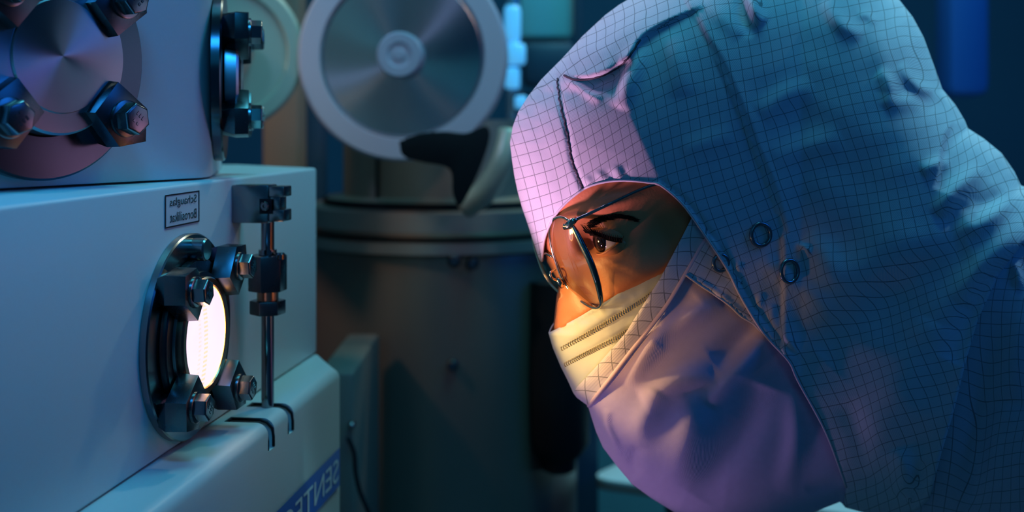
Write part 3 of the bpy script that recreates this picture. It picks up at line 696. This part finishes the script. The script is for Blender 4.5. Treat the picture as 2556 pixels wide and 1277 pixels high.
def folds_eval(P, folds):
    z = np.zeros(len(P))
    for f in folds:
        kind, pts, wd, amp = f[:4]
        if folds is HFOLDS and pts[0][0] > 2135 and pts[0][1] < 620: amp *= 0.65; wd *= 1.15
        if len(pts) > 2: pts = [tuple(p) for p in smooth_line(pts, 4)]
        d, t, sd = pdist(P, pts, False); tp_ = np.sin(np.pi*np.clip(t, 0.001, 0.999))**0.6 if len(f) < 5 or f[4] != 'flat' else 1
        # distance beyond the ends fades
        if kind == 'r': z += amp*tp_*np.exp(-(d/wd)**2)
        elif kind == 's': z += amp*tp_*np.exp(-(d/wd))*np.where(sd > 0, 1, 0)*1.0
        elif kind == 'e': z += amp*tp_*(0.5+0.5*np.tanh(sd*d/3.0))*np.exp(-d/wd)     # soft edge step, raised on the + side
    return z*0.001
HFOLDS = [
 # hood front: seam, tucks and the pocket fold at the crown
 ('r', [(1390,192),(1400,260),(1417,335),(1428,400),(1447,450),(1456,472)], 5, -1.6, 'flat'),
 ('e', [(1760,14),(1660,58),(1602,95),(1565,148),(1520,178),(1480,192),(1440,196),(1402,183)], 50, 7.0),
 ('r', [(1412,150),(1450,130),(1500,118),(1560,80),(1620,40)], 26, 3.0),
 ('r', [(1406,197),(1440,212),(1480,238),(1500,250)], 11, 3.2),
 ('r', [(1430,215),(1480,215),(1530,190),(1575,150)], 15, -3.5),
 ('r', [(1600,110),(1580,170),(1560,230),(1545,270)], 24, 4.0),
 ('r', [(1540,140),(1535,190),(1525,240)], 14, -2.5),
 ('r', [(1660,80),(1690,150),(1705,240)], 30, 2.0),
 ('r', [(1352,205),(1330,235),(1312,265)], 10, 1.6), ('r', [(1305,260),(1300,280),(1292,300)], 8, -1.5),
 ('r', [(1466,440),(1469,460)], 9, 0.9), ('r', [(1495,425),(1500,448)], 9, 0.9), ('r', [(1540,415),(1545,445)], 10, 1.0), ('r', [(1520,425),(1522,448)], 8, -0.8), ('r', [(1565,420),(1560,448)], 8, -0.7),
 # edge hem of the face opening
 ('r', [(1640,462),(1700,515),(1745,575),(1800,650),(1850,745),(1905,820),(1965,890)], 9, 1.2, 'flat'),
 ('r', [(1655,450),(1720,508),(1765,570),(1818,645),(1868,738),(1925,815),(1985,885)], 5, -1.1, 'flat'),
 # centre seam, front panel raised
 ('e', [(1950,1000),(1955,760),(1952,580),(1935,510),(1910,440),(1880,370),(1850,290),(1820,220),(1790,150),(1750,75),(1725,28)], 60, 2.6, 'flat'),
 ('r', [(1730,20),(1755,80),(1797,150),(1828,220),(1858,290),(1888,370),(1918,440),(1942,510),(1958,580)], 6, -1.5, 'flat'),
 ('r', [(1870,-20),(1885,30),(1905,60)], 16, 7.0), ('r', [(1850,-10),(1862,50),(1880,90)], 14, -3.0),
 ('r', [(1760,0),(1800,40),(1850,90)], 22, 2.0),
 # long folds over the back of the hood
 ('r', [(2060,0),(2100,60),(2150,90)], 20, 4.0), ('r', [(2140,40),(2165,38),(2185,60)], 9, 3.0),
 ('r', [(2160,60),(2200,100),(2220,170),(2215,230)], 30, 4.0), ('r', [(2225,30),(2260,110),(2280,180),(2320,230)], 22, 5.0), ('r', [(2245,160),(2290,215),(2360,240),(2408,290)], 14, 6.0),
 ('r', [(2190,180),(2215,200),(2222,240),(2215,270)], 16, 5.0), ('r', [(2210,265),(2260,255),(2320,240)], 22, 3.5), ('r', [(2250,215),(2300,245),(2330,280)], 14, -3.0),
 ('e', [(2330,470),(2345,430),(2352,380),(2362,340),(2380,305)], 50, -9.0), ('r', [(2400,330),(2450,360),(2500,400),(2540,450)], 34, 6.0),
 ('r', [(2345,540),(2370,490),(2410,450),(2450,415)], 20, 7.0), ('r', [(2300,430),(2335,412),(2370,400)], 15, 5.0), ('r', [(2330,560),(2380,540),(2430,500),(2480,470)], 22, -5.0),
 ('r', [(2410,520),(2420,560),(2450,560),(2500,520),(2550,470)], 20, 5.5), ('r', [(2430,520),(2470,505),(2510,480)], 16, -5.0),
 ('r', [(2560,560),(2500,620),(2440,690),(2400,760)], 30, 6.0),
 ('r', [(2560,640),(2480,700),(2420,800),(2370,900)], 34, -6.0),
 ('r', [(2380,600),(2240,640),(2120,700),(2000,790)], 60, 5.0), ('r', [(2420,620),(2280,700),(2160,800),(2060,900)], 60, -5.0), ('r', [(2330,800),(2260,950),(2200,1060),(2150,1180)], 60, 4.0),
 ('r', [(2010,590),(2060,640),(2080,720)], 34, 2.5), ('r', [(1900,640),(1960,690),(2030,740),(2080,800)], 26, 2.5), ('r', [(1990,610),(2012,620),(2020,640)], 7, 2.5),
 ('r', [(1900,290),(1960,240),(2030,215)], 30, 2.5), ('r', [(1930,400),(2010,370),(2100,340)], 34, 2.0), ('r', [(1700,380),(1760,360),(1830,340)], 30, 1.5),
 ('r', [(1850,655),(1832,685)], 9, 1.2), ('r', [(1902,730),(1890,770)], 9, 1.3), ('r', [(1930,760),(1925,800)], 10, 1.2), ('r', [(1960,835),(1985,880)], 10, 1.3), ('r', [(1770,590),(1800,620)], 9, 1.0), ('r', [(1925,790),(1965,840),(2000,900)], 22, 1.2),
 ('r', [(2240,1120),(2255,1180),(2245,1240)], 30, 7.0), ('r', [(2300,1150),(2290,1220)], 18, -4.0), ('r', [(2262,1240),(2278,1248)], 8, 4.0),
 ('r', [(2110,1000),(2150,1100),(2170,1220)], 30, -3.0)]
VFOLDS = [
 ('r', [(1515,1020),(1512,1060),(1535,1110),(1550,1140)], 11, 5.0), ('r', [(1500,1030),(1505,1080),(1530,1130)], 9, -3.5), ('r', [(1485,1040),(1495,1090),(1520,1130),(1560,1180)], 9, 2.5),
 ('r', [(1560,960),(1620,870),(1680,810),(1740,775),(1800,745)], 26, 5.0), ('r', [(1640,860),(1700,780),(1740,740)], 22, -2.5), ('r', [(1600,1000),(1700,950),(1780,930)], 30, 4.0),
 ('r', [(1930,820),(1880,880),(1820,950),(1770,1010)], 24, 6.0), ('r', [(1900,800),(1850,850),(1780,900)], 30, -4.0),
 ('r', [(1720,980),(1730,1060),(1700,1150),(1680,1220)], 45, 4.5), ('r', [(1590,1110),(1580,1150),(1590,1190)], 16, -3.5), ('r', [(1650,980),(1600,1060),(1600,1120)], 30, 3.0),
 ('r', [(1900,960),(1860,1060),(1790,1160),(1740,1240)], 50, -7.0), ('r', [(1990,960),(1990,1100),(1960,1230)], 30, 5.0), ('r', [(2010,1220),(2060,1210),(2100,1200)], 14, -4)]
CFOLDS = [('r', [(2400,1300),(2430,1100),(2480,900),(2550,750)], 40, -3.5), ('r', [(2530,650),(2540,680),(2545,720)], 10, 4), ('r', [(2600,700),(2540,850),(2520,1000)], 60, 6), ('r', [(2500,600),(2560,570),(2640,560)], 30, 8), ('r', [(2460,1000),(2440,1150),(2430,1270)], 30, -5), ('r', [(2600,1000),(2560,1150),(2580,1300)], 50, 6)]
def wrinkle(P, amp, sc=1.0, seed=0):
    rs = np.random.RandomState(seed); z = np.zeros(len(P))
    for k in range(9):
        L = rs.uniform(90, 320)*sc; a = rs.uniform(0, math.pi); ph = rs.uniform(0, 6.28)
        u = (P[:, 0]*math.cos(a)+P[:, 1]*math.sin(a))/L*6.283+ph
        v = (-P[:, 0]*math.sin(a)+P[:, 1]*math.cos(a))/L*2.1+rs.uniform(0, 6.28)
        z += np.sin(u+1.3*np.sin(v))*L/300/sc
    return z/9*amp*2
def grid_uv(P, disp, cell=27.0, ang=-17, warp=1.0):
    x, y = P[:, 0], P[:, 1]
    a = np.radians(ang + 9*np.sin(x/420.0) - 6*np.sin(y/330.0))
    a = np.radians(ang)
    cx = x-1500; cy = y-500
    u = cx*np.cos(a)+cy*np.sin(a); v = -cx*np.sin(a)+cy*np.cos(a)
    u = u + warp*(14*np.sin(v/190.0+0.6)+7*np.sin(u/170+v/90.0))
    v = v + warp*(20*np.sin(u/230.0-0.4)+6*np.sin(u/80.0+v/140.0))
    return np.c_[u/cell + disp*160, v/cell + disp*120]

MASKP = [(1369,830),(1400,815),(1437,795),(1500,760),(1560,722),(1620,686),(1660,662),(1720,640),(1760,700),(1700,800),(1600,920),(1500,1010),(1440,992)]+[(1431,980),(1420,955),(1400,915),(1380,868)]
def skinZ(P):
    """extra relief of the face (metres, toward the camera)"""
    z = np.zeros(len(P)); x, y = P[:, 0], P[:, 1]
    def g(cx, cy, sx, sy, a, rot=0):
        r = math.radians(rot); u = (x-cx)*math.cos(r)+(y-cy)*math.sin(r); v = -(x-cx)*math.sin(r)+(y-cy)*math.cos(r)
        return a*np.exp(-(u/sx)**2-(v/sy)**2)
    z += g(1476, 602, 33, 36, -0.0140, -10)      # eye socket, open toward the nose
    z += g(1462, 700, 34, 70, -0.0095, -25)       # side of the nose
    z += g(1400, 760, 20, 60, 0.0050, 0)          # nose ridge
    z += g(1408, 815, 16, 14, 0.0040)             # nostril wing
    z += g(1590, 690, 80, 50, 0.0040, -30)        # cheek bone
    z += g(1500, 520, 90, 16, 0.0045, -18)        # brow
    z += g(1690, 560, 60, 80, -0.0040)            # temple
    z += g(1530, 655, 50, 7, 0.0012, 25) + g(1545, 668, 50, 6, -0.0012, 25)   # fold under the eye
    t_ = np.clip((x-1500)/190, 0, 1); z += 0.0050*t_*t_*(3-2*t_)*np.clip((725-y)/40, 0, 1)*np.clip((1760-x)/40, 0, 1)
    mm = inside(P, MASKP)*np.clip(pdist(P, MASKP)[0]/14, 0, 1); z -= 0.006*mm
    z -= 0.012*np.clip((x-1760)/120, 0, 1)+0.012*np.clip((x-2250)/120, 0, 1)
    return z

def field_poly(f): return f.poly

def patch(name, poly, field, mat, parent, off=0.0, disp=None, step=8, back=True, uv=None, thick=0.0008, closed=False, both_fold=False, **props):
    # resample outline
    A = [Vector(p) for p in poly]; bnd = []
    for i, a in enumerate(A):
        b = A[(i+1) % len(A)]; n = max(1, int((b-a).length/step))
        for k in range(n): bnd.append(a.lerp(b, k/n))
    B = np.array([tuple(p) for p in bnd]); x0, y0 = B.min(0); x1, y1 = B.max(0); h = step*0.92
    G = []
    j = 0; yy_ = y0
    while yy_ < y1:
        xs = np.arange(x0+(j % 2)*step/2, x1, step); G.append(np.c_[xs, np.full(len(xs), yy_)]); yy_ += h; j += 1
    G = np.concatenate(G); k = inside(G, B); G = G[k]; G = G[pdist(G, B)[0] > step*0.95]
    # finer rows just inside the silhouette keep the rounded rim smooth
    tg = np.roll(B, -1, 0)-np.roll(B, 1, 0); nr = np.c_[-tg[:, 1], tg[:, 0]]/np.maximum(np.hypot(*tg.T), 1e-6)[:, None]
    if not inside(B[:1]+nr[:1]*0.7, B)[0]: nr = -nr
    sb = pdist(B, field_poly(field))[0] < 3
    for q_ in (1.3, 3.6):
        R_ = (B+nr*q_)[sb]
        if len(R_): R_ = R_[inside(R_, B)]; R_ = R_[pdist(R_, B)[0] > q_*0.8]; G = np.concatenate([G, R_])
    allp = np.concatenate([B, G]); nb = len(B)
    vs, es, fs, ov, oe, of = delaunay_2d_cdt([Vector(p) for p in allp], [], [list(range(nb))], 1, 1e-3)
    P = np.array([tuple(v) for v in vs]); isb = pdist(P, B)[0] < 0.6
    D, ds = field(P); z = disp(P) if disp else np.zeros(len(P))
    g = np.clip(D/0.022, 0, 1); g = g*g*(3-2*g)
    sil = isb & (ds < 3.0) & (True if field is not None else False)
    full = D+off*g+z*g; full = np.where(sil, 0, np.maximum(full, 0.35*D))
    Ym = ymid(P[:, 0]); n = len(P); V = []
    for i in range(n):
        V.append(W(P[i, 0], P[i, 1], Ym[i]-full[i]))
    F_ = [tuple(f) if True else f for f in fs]
    # orient front faces toward the camera
    def orient(f, s):
        a, b, c = V[f[0]], V[f[1]], V[f[2]]; nn = (b-a).cross(c-a); return f if nn.y*s < 0 else f[::-1]
    Ff = [orient(f, 1) for f in F_]
    if back:
        idx = {}; z2 = np.zeros(len(P)) if not both_fold else z
        for i in range(n):
            if sil[i]: idx[i] = i
            else:
                idx[i] = len(V); q = W(P[i, 0], P[i, 1], Ym[i]); q.y = Ym[i]+max(D[i]+off*g[i]+z2[i]*g[i], 0.0005); V.append(q)
        Ff = Ff+[tuple(idx[k] for k in f[::-1]) for f in Ff]
        Ff = [f for f in Ff if len(set(f)) == 3]
        seen = set(); out = []
        for f in Ff:
            key = tuple(sorted(f))
            if key in seen: continue
            seen.add(key); out.append(f)
        Ff = out
        P = np.concatenate([P, np.array([P[i] for i in range(n) if not sil[i]]).reshape(-1, 2)])
        zz_ = np.concatenate([z, np.array([z[i] for i in range(n) if not sil[i]])])
    else: zz_ = z
    o_ = Vector(parent.location) if parent is not None else Vector((0, 0, 0))
    me = bpy.data.meshes.new(name); me.from_pydata([tuple(v-o_) for v in V], [], Ff); me.update()
    if uv is not None:
        U = uv(P, zz_); lay = me.uv_layers.new(name='UVMap')
        li = np.array([l.vertex_index for l in me.loops]); lay.data.foreach_set('uv', U[li].astype(np.float32).ravel())
    o = link(name, me, mat, parent, True, **props)
    if thick:
        md = o.modifiers.new('thickness', 'SOLIDIFY'); md.thickness = thick; md.offset = -1
    return o
def on(field, px, py, off=0.0, disp=None, lift=0.0):
    P = np.array([[px, py]], float); D, _ = field(P); z = disp(P)[0] if disp else 0.0
    g = min(1, D[0]/0.022); g = g*g*(3-2*g); return W(px, py, float(ymid(np.array([px]))[0]-max(D[0]+off*g+z*g, 0)-lift))

PER = empty('person', W(1900, 1200, 0.745), label='person in hooded grid patterned cleanroom suit, mask and round glasses leaning toward the glowing port', category='person')
PL = PER.location
OFF_H, OFF_TAB, OFF_BAND, OFF_VEIL, OFF_MASK, OFF_SKIN = 0.001, 0.0008, -0.003, -0.006, -0.0075, -0.001
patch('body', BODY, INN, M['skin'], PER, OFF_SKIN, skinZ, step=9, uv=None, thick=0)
CREASE = [(1640,-60),(1600,100),(1566,200),(1562,260),(1600,350),(1652,464),(1680,520)]
def front_plane(P):
    d, t, sd = pdist(P, CREASE, False); return -0.010*np.where(sd > 0, np.clip(d/230, 0, 1), 0)*np.clip((P[:, 1]-150)/80, 0, 1)
dispH = lambda P: folds_eval(P, HFOLDS)+front_plane(P)+wrinkle(P, 0.0012, 1.0, 3)*np.clip((P[:, 0]-1600)/500, 0.15, 1)
HOOD = SIL[:8]+[(1352,655),(1354,625),(1360,592),(1372,560),(1388,534),(1410,508),(1436,486),(1457,473),(1480,461),(1510,453),(1545,450),(1580,451),(1620,455),(1652,464),(1680,486),(1706,512),(1727,541),(1755,580),(1790,628),(1815,672),(1850,742),(1880,795),(1905,830),(1940,868),(1968,900),(1992,950),(2030,1020),(2062,1080),(2090,1150),(2112,1215),(2106,1255)]+SIL[34:37]+[(2290,1272),(2320,1245),(2350,1130),(2380,1030),(2410,905),(2440,800),(2490,690),(2550,610),(2640,530)]+SIL[-30+0:][0:0]
i0 = SIL.index((2650,510)); HOOD = HOOD+SIL[i0:]
patch('hood', HOOD, OUT, M['hood'], PER, OFF_H, dispH, step=6.5, uv=lambda P, z: grid_uv(P, z))
MF = [('e', [(1404,862),(1500,806),(1593,746),(1680,690)], 30, -1.6, 'flat'), ('e', [(1406,905),(1480,865),(1540,832),(1620,790)], 30, -1.6, 'flat'), ('r', [(1440,800),(1470,790),(1500,775)], 12, -2.0), ('r', [(1500,772),(1545,765),(1580,745)], 8, -1.8), ('r', [(1420,960),(1500,900),(1560,850)], 22, 1.6), ('r', [(1385,845),(1440,830),(1500,790)], 16, 1.5)]
dispM = lambda P: folds_eval(P, MF)+wrinkle(P, 0.0006, 0.3, 8)
mk_ = patch('face_mask', MASKP, OUT, M['mask'], PER, OFF_MASK, dispM, step=6, uv=lambda P, z: P/30.0)
VEIL = SIL[20:36]+[(2230,1290),(2290,1215),(2230,1080),(2120,900),(2000,760),(1880,640),(1800,580),(1765,575),(1745,605),(1712,682),(1668,755),(1624,818),(1565,893),(1520,952)]
dispV = lambda P: 1.3*folds_eval(P, VFOLDS)
patch('face_veil', VEIL, OUT, M['veil'], PER, OFF_VEIL, dispV, step=7, uv=lambda P, z: grid_uv(P, z, 12, -30), label='plain lilac lower veil')
BAND = [(1431,980),(1441,964),(1481,922),(1521,877),(1562,830),(1602,766),(1650,692),(1692,612),(1728,543),(1790,560),(1775,600),(1758,607),(1738,640),(1707,692),(1666,760),(1621,820),(1562,895),(1516,955),(1470,1014)]+[(1440,992)]
band = patch('veil_border', BAND, OUT, M['hood'], PER, OFF_BAND, lambda P: 0*P[:, 0]+0.0015*np.exp(-(pdist(P, [(1440,985),(1545,875),(1640,750),(1735,590)], False)[0]/30)**2), step=6, uv=lambda P, z: grid_uv(P, z, 34, 0, 0.4), label='diagonally checked border of the veil')
TAB = [(1711,684),(1728,655),(1748,622),(1762,598),(1850,560),(2000,760),(1960,870),(1920,850),(1902,830),(1880,806),(1850,788),(1820,760),(1785,735),(1750,712)]
tab = patch('snap_tab', TAB, OUT, M['hood'], PER, OFF_TAB-0.002, lambda P: folds_eval(P, [('r', [(1740,700),(1790,730),(1860,790),(1910,830)], 6, 1.0, 'flat'), ('r', [(1780,735),(1830,710),(1880,690)], 14, 2.0)]), step=6, uv=lambda P, z: grid_uv(P, z, 30, 28, 0.5), back=False)
i1 = SIL.index((2230,1292)); i2 = SIL.index((2532,428))
COV = SIL[i1:i2+1]+[(2480,560),(2440,650),(2400,760),(2370,900),(2330,1040),(2300,1130),(2270,1200)]
patch('coverall', COV, OUT, M['coverall'], PER, -0.006, lambda P: folds_eval(P, CFOLDS)+wrinkle(P, 0.002, 1.2, 5), step=9, uv=lambda P, z: grid_uv(P, z, 29, 6, 0.5))

# piping along the veil border, hood seam stitching, hem
def surf_tube(name, pts, field, off, disp, r, mat, parent=PER, lift=0.0004, n=6, jitter=0.0):
    pp = smooth_line(pts, n); bm = bmesh.new(); Q = []
    for i, p in enumerate(pp):
        j = jitter*math.sin(i*2.1)+jitter*0.6*math.sin(i*0.9+1)
        Q.append(on(field, p[0]+j, p[1], off, disp, lift)-PL)
    add_tube(bm, Q, r, 8); return bm_out(name, bm, M[mat] if isinstance(mat, str) else mat, parent, smooth=True)
surf_tube('veil_piping', [(1470,1012),(1516,953),(1562,893),(1621,818),(1666,758),(1707,690),(1730,650),(1752,612),(1768,590)], OUT, OFF_BAND, None, 0.0013, 'piping', lift=0.0006)
surf_tube('seam_stitching', [(1391,196),(1400,260),(1417,335),(1428,400),(1447,450),(1455,471)], OUT, OFF_H, dispH, 0.0007, 'thread', n=14, jitter=1.6)
surf_tube('crown_seam', [(1408,188),(1440,199),(1480,195),(1520,181),(1562,151),(1598,99)], OUT, OFF_H, dispH, 0.0007, 'thread', n=8, jitter=0.6)
M['hem'] = pm('hood_hem', (0.55, 0.55, 0.60), 0.7)
surf_tube('opening_hem', [(1353,650),(1360,592),(1388,534),(1436,486),(1480,461),(1545,450),(1620,455),(1652,464),(1706,512),(1755,580),(1815,672),(1850,742),(1905,830),(1968,900),(1992,950),(2062,1080),(2112,1215)], OUT, OFF_H, dispH, 0.0007, 'hem', lift=0.0)
surf_tube('tab_hem', [(1712,686),(1750,713),(1785,736),(1820,761),(1850,789),(1880,807),(1902,830)], OUT, OFF_TAB-0.002, None, 0.0007, 'hem', lift=0.0002)
# snap buttons
def snap(px, py, off, disp, r=0.0072, tilt=0.0):
    c = on(OUT, px, py, off, disp); cx_ = on(OUT, px+30, py, off, disp); cy_ = on(OUT, px, py+30, off, disp)
    nn = (cy_-c).cross(cx_-c).normalized()
    if nn.y > 0: nn = -nn
    bm = bmesh.new(); pr = []
    for k in range(13):
        a = 2*math.pi*k/12; pr.append((r-0.0011+0.0011*math.cos(a), 0.0006+0.0011*math.sin(a)))
    add_lathe(bm, pr, 40); bm.transform(frame(c-PL+nn*0.0004, nn.cross(Zv), nn)); return bm_out('snap_button', bm, M['snap'], PER, smooth=True)
snap(1897, 585, OFF_H, dispH); snap(1968, 676, OFF_H, dispH)
snap(1797, 655, OFF_TAB-0.002, None, 0.0055)
# mask stitching: rows of small dashes
for row in ([(1400,866),(1450,838),(1500,810),(1548,780),(1596,750),(1640,718)], [(1408,906),(1450,884),(1490,864),(1540,838),(1580,812)]):
    pp = smooth_line(row, 9); bm = bmesh.new()
    for a, b in zip(pp[0:-1:1], pp[1::1]):
        m_ = (a+b)/2; q = a+(b-a)*0.35
        A_ = on(OUT, a[0], a[1], OFF_MASK, dispM, 0.0006)-PL; B_ = on(OUT, q[0]+1, q[1], OFF_MASK, dispM, 0.0006)-PL; C_ = on(OUT, a[0]+2, a[1]+8, OFF_MASK, dispM, 0.0006)-PL; D_ = on(OUT, q[0]+3, q[1]+8, OFF_MASK, dispM, 0.0006)-PL
        add_tube(bm, [A_, B_], 0.00035, 5); add_tube(bm, [C_, D_], 0.00035, 5); add_tube(bm, [A_, C_], 0.00025, 5)
    o = bm_out('stitch_row', bm, M['mask_stitch'], None, smooth=True); o.parent = mk_

# eye
EC = on(INN, 1541, 598, OFF_SKIN, skinZ); er = 0.0118; EC.y += 0.0120
gz = Vector((-0.93, -0.33, -0.10)).normalized(); EM = frame(EC-PL, gz.cross(Zv), gz)
bm = bmesh.new(); add_lathe(bm, [(0, -er)]+[(er*math.sin(a), -er*math.cos(a)) for a in np.linspace(0.2, math.pi-0.52, 18)]+[(0.0052, er*0.93), (0.003, er*1.02), (0, er*1.05)], 40)
eye = bm_out('eyeball', bm, M['eye_white'], PER, smooth=True, xf=EM)
bm = bmesh.new(); add_lathe(bm, [(0.0074, er*0.80), (0.0068, er*0.90), (0.0040, er*1.03), (0.002, er*1.08), (0, er*1.10)], 32); o = bm_out('iris', bm, M['iris'], None, smooth=True, xf=EM); o.parent = eye
# eyelids: spherical shells trimmed to the lid opening
def lid(name, up):
    bm = bmesh.new(); R = er+0.0014; rows = []
    ax = Vector((0.33, -0.94, 0)).normalized()          # hinge axis runs corner to corner
    fw = gz.copy(); upv = ax.cross(fw).normalized()
    if upv.z < 0: upv = -upv
    n1_, n2_ = 28, 12
    for i in range(n1_+1):
        th = -1.50+3.0*i/n1_                            # across the eye from inner to outer corner
        row = []
        for j in range(n2_+1):
            a0 = (0.36 if up else -0.50)*max(0.03, math.cos(th))**0.8 - 0.05; a1 = 1.45 if up else -1.45
            ph = a0+(a1-a0)*j/n2_; rr = R+(0.0005 if j == 0 else 0)
            d_ = fw*math.cos(th)*math.cos(ph)+ax*math.sin(th)+upv*math.cos(th)*math.sin(ph)
            row.append(bm.verts.new(EC-PL+d_.normalized()*rr))
        rows.append(row)
    for A_, B_ in zip(rows[:-1], rows[1:]):
        for j in range(n2_): bm.faces.new((A_[j], A_[j+1], B_[j+1], B_[j]))
    o = bm_out(name, bm, M['skin'], PER, smooth=True); md = o.modifiers.new('thickness', 'SOLIDIFY'); md.thickness = 0.0009; return o, ax, fw, upv
ul, ax, fw, upv = lid('upper_eyelid', True); lid('lower_eyelid', False)
# lashes
bm = bmesh.new(); R = er+0.0016
for i in range(46):
    th = -1.0+2.3*i/45; a0 = 0.36*max(0.03, math.cos(th))**0.8-0.05
    d_ = (fw*math.cos(th)*math.cos(a0)+ax*math.sin(th)+upv*math.cos(th)*math.sin(a0)).normalized(); b_ = EC-PL+d_*R
    L_ = 0.0085+0.001*math.sin(i*1.7); p1 = b_+(d_*0.75+ax*0.25*math.sin(th)+upv*(-0.05))*L_*0.55; p2 = b_+(d_*0.8+ax*0.4*math.sin(th)+upv*0.38)*L_
    add_tube(bm, [b_-d_*0.0005, p1, p2], [0.0005, 0.00035, 0.0001], 5)
for i in range(27):
    pass
lp = []
for i in range(24):
    th = -1.2+2.6*i/23; a0 = 0.36*max(0.03, math.cos(th))**0.8-0.05; d_ = (fw*math.cos(th)*math.cos(a0)+ax*math.sin(th)+upv*math.cos(th)*math.sin(a0)).normalized(); lp.append(EC-PL+d_*(R+0.0002))
add_tube(bm, lp, 0.0014, 6); o = bm_out('eyelashes', bm, M['hair'], None, smooth=True); o.parent = ul
# eyebrow of many short hairs
bm = bmesh.new(); rr_ = random.Random(3)
for i in range(260):
    t = rr_.random(); c_ = smooth_line([(1468,562),(1488,550),(1516,542),(1552,540),(1588,551)], 8); k_ = t*(len(c_)-1); a_ = c_[int(k_)]; 
    px_, py_ = a_[0]+rr_.uniform(-4, 4), a_[1]+rr_.uniform(-8, 8)*(1-0.6*t)
    p = on(INN, px_, py_, OFF_SKIN, skinZ, 0.0002)-PL; q = on(INN, px_+rr_.uniform(10, 20), py_-rr_.uniform(0, 7)+6*t, OFF_SKIN, skinZ, 0.0010)-PL
    add_tube(bm, [p, (p+q)/2+Vector((0, -0.0003, 0)), q], [0.00022, 0.00018, 0.00005], 4)
bm_out('eyebrow', bm, M['hair'], PER, smooth=True)

# ------------------------------------------------------------ glasses
GL = empty('glasses', (0, 0, 0)); GL.parent = PER
A_ = W(1421, 560, 0.6135); B_ = W(1500, 757, 0.6125); C_ = W(1374, 600, 0.6420)
pn = (B_-A_).cross(C_-A_).normalized()
if pn.x > 0: pn = -pn
def ray_plane(px, py, off=0.0):
    d_ = Vector(((px-CX)/F, 1, -(py-HY)/F)); o_ = Vector((0, 0, ZC)); t = (A_+pn*off-o_).dot(pn)/d_.dot(pn); return o_+d_*t
outl = [(1384,545),(1400,541),(1418,549),(1433,572),(1452,612),(1472,655),(1487,700),(1496,735),(1500,757),(1492,768),(1476,766),(1452,752),(1425,727),(1403,694),(1388,655),(1377,618),(1372,585),(1375,560)]
ol = smooth_line(outl+[outl[0]], 5)[:-1]
L3 = [ray_plane(p[0], p[1]) for p in ol]; cen = sum(L3, Vector())/len(L3)
def lens_set(shift, full=True):
    base = [p+shift-PL for p in L3]; c = cen+shift-PL; n = len(base)
    bm = bmesh.new(); rings = [base]
    bul = 0.0042
    prev = [bm.verts.new(p) for p in base]
    for k in range(1, 9):
        s = 1-k/9; cur = [bm.verts.new(c+(p-c)*s+pn*(bul*(1-s*s))) for p in base]
        for i in range(n): bm.faces.new((prev[i], prev[(i+1) % n], cur[(i+1) % n], cur[i]))
        prev = cur
    cv = bm.verts.new(c+pn*bul)
    for i in range(n): bm.faces.new((prev[i], prev[(i+1) % n], cv))
    o = bm_out('lens', bm, M['lens'], None, smooth=True); o.parent = GL
    bm = bmesh.new(); loop = base+[base[0], base[1]]
    add_tube(bm, loop, 0.00085, 8, caps=False); o = bm_out('rim', bm, M['gold'], None, smooth=True); o.parent = GL
    return base
base = lens_set(Vector((0, 0, 0)))
# dark enamelled outer side of the near rim
seg = [ray_plane(p[0], p[1], -0.0008)-PL for p in smooth_line([(1424,557),(1436,576),(1455,614),(1475,656),(1490,700),(1498,735),(1501,755)], 5)]
bm = bmesh.new(); add_tube(bm, seg, [0.0011+0.0008*math.sin(math.pi*i/(len(seg)-1)) for i in range(len(seg))], 8); o = bm_out('rim_enamel', bm, M['dark_frame'], None, smooth=True, label='dark teal enamel on the rim side'); o.parent = GL
sh = Vector((-0.009, 0.055, -0.004)); lens_set(sh)
# hinge, temple arm
def glp(px, py, Y): return W(px, py, Y)-PL
bm = bmesh.new(); add_tube(bm, [glp(1408,569,0.6130), glp(1420,562,0.6110), glp(1430,551,0.6100), glp(1440,545,0.6100)], [0.0012, 0.0024, 0.0021, 0.0012], 10)
add_tube(bm, [glp(1406,562,0.6120), glp(1424,566,0.6110)], 0.0012, 8); o = bm_out('hinge', bm, M['gold'], None, smooth=True); o.parent = GL
tp_pts = [glp(1436,548,0.6100)]
for px_, py_ in ((1470,533),(1510,514),(1550,495),(1600,472),(1650,455),(1750,430)):
    p = on(INN, px_, py_, OFF_SKIN, skinZ, 0.003); p.y = min(p.y, 0.6115) if px_ < 1640 else p.y; tp_pts.append(p-PL)
bm = bmesh.new(); add_tube(bm, smooth_line([tuple(p) for p in tp_pts], 5), 0.0009, 8); o = bm_out('temple_arm', bm, M['dark_frame'], None, smooth=True); o.parent = GL
# bridge and nose pads
far_in = [p for p in (ray_plane(1376,610), ray_plane(1383,640))]
bm = bmesh.new(); a_ = ray_plane(1379,640)-PL; b_ = a_+sh*0.35+Vector((-0.003, 0, 0.002)); c_ = ray_plane(1460,640)+sh-PL
add_tube(bm, smooth_line([tuple(a_), tuple(a_+Vector((-0.003, 0.008, 0.001))), tuple(a_+Vector((-0.004, 0.016, 0.0))), tuple(a_+Vector((-0.003, 0.024, -0.001)))], 6), 0.0010, 8); o = bm_out('bridge', bm, M['gold'], None, smooth=True); o.parent = GL
bm = bmesh.new(); q0 = glp(1384,668,0.6400); add_tube(bm, smooth_line([tuple(glp(1386,672,0.6440)), tuple(glp(1374,680,0.6400)), tuple(glp(1378,694,0.6400)), tuple(glp(1394,700,0.6430))], 5), 0.0007, 8)
add_tube(bm, [glp(1392,694,0.6420), glp(1399,704,0.6430), glp(1404,716,0.6450)], [0.0012, 0.0020, 0.0012], 10); o = bm_out('nose_pad', bm, M['gold'], None, smooth=True); o.parent = GL
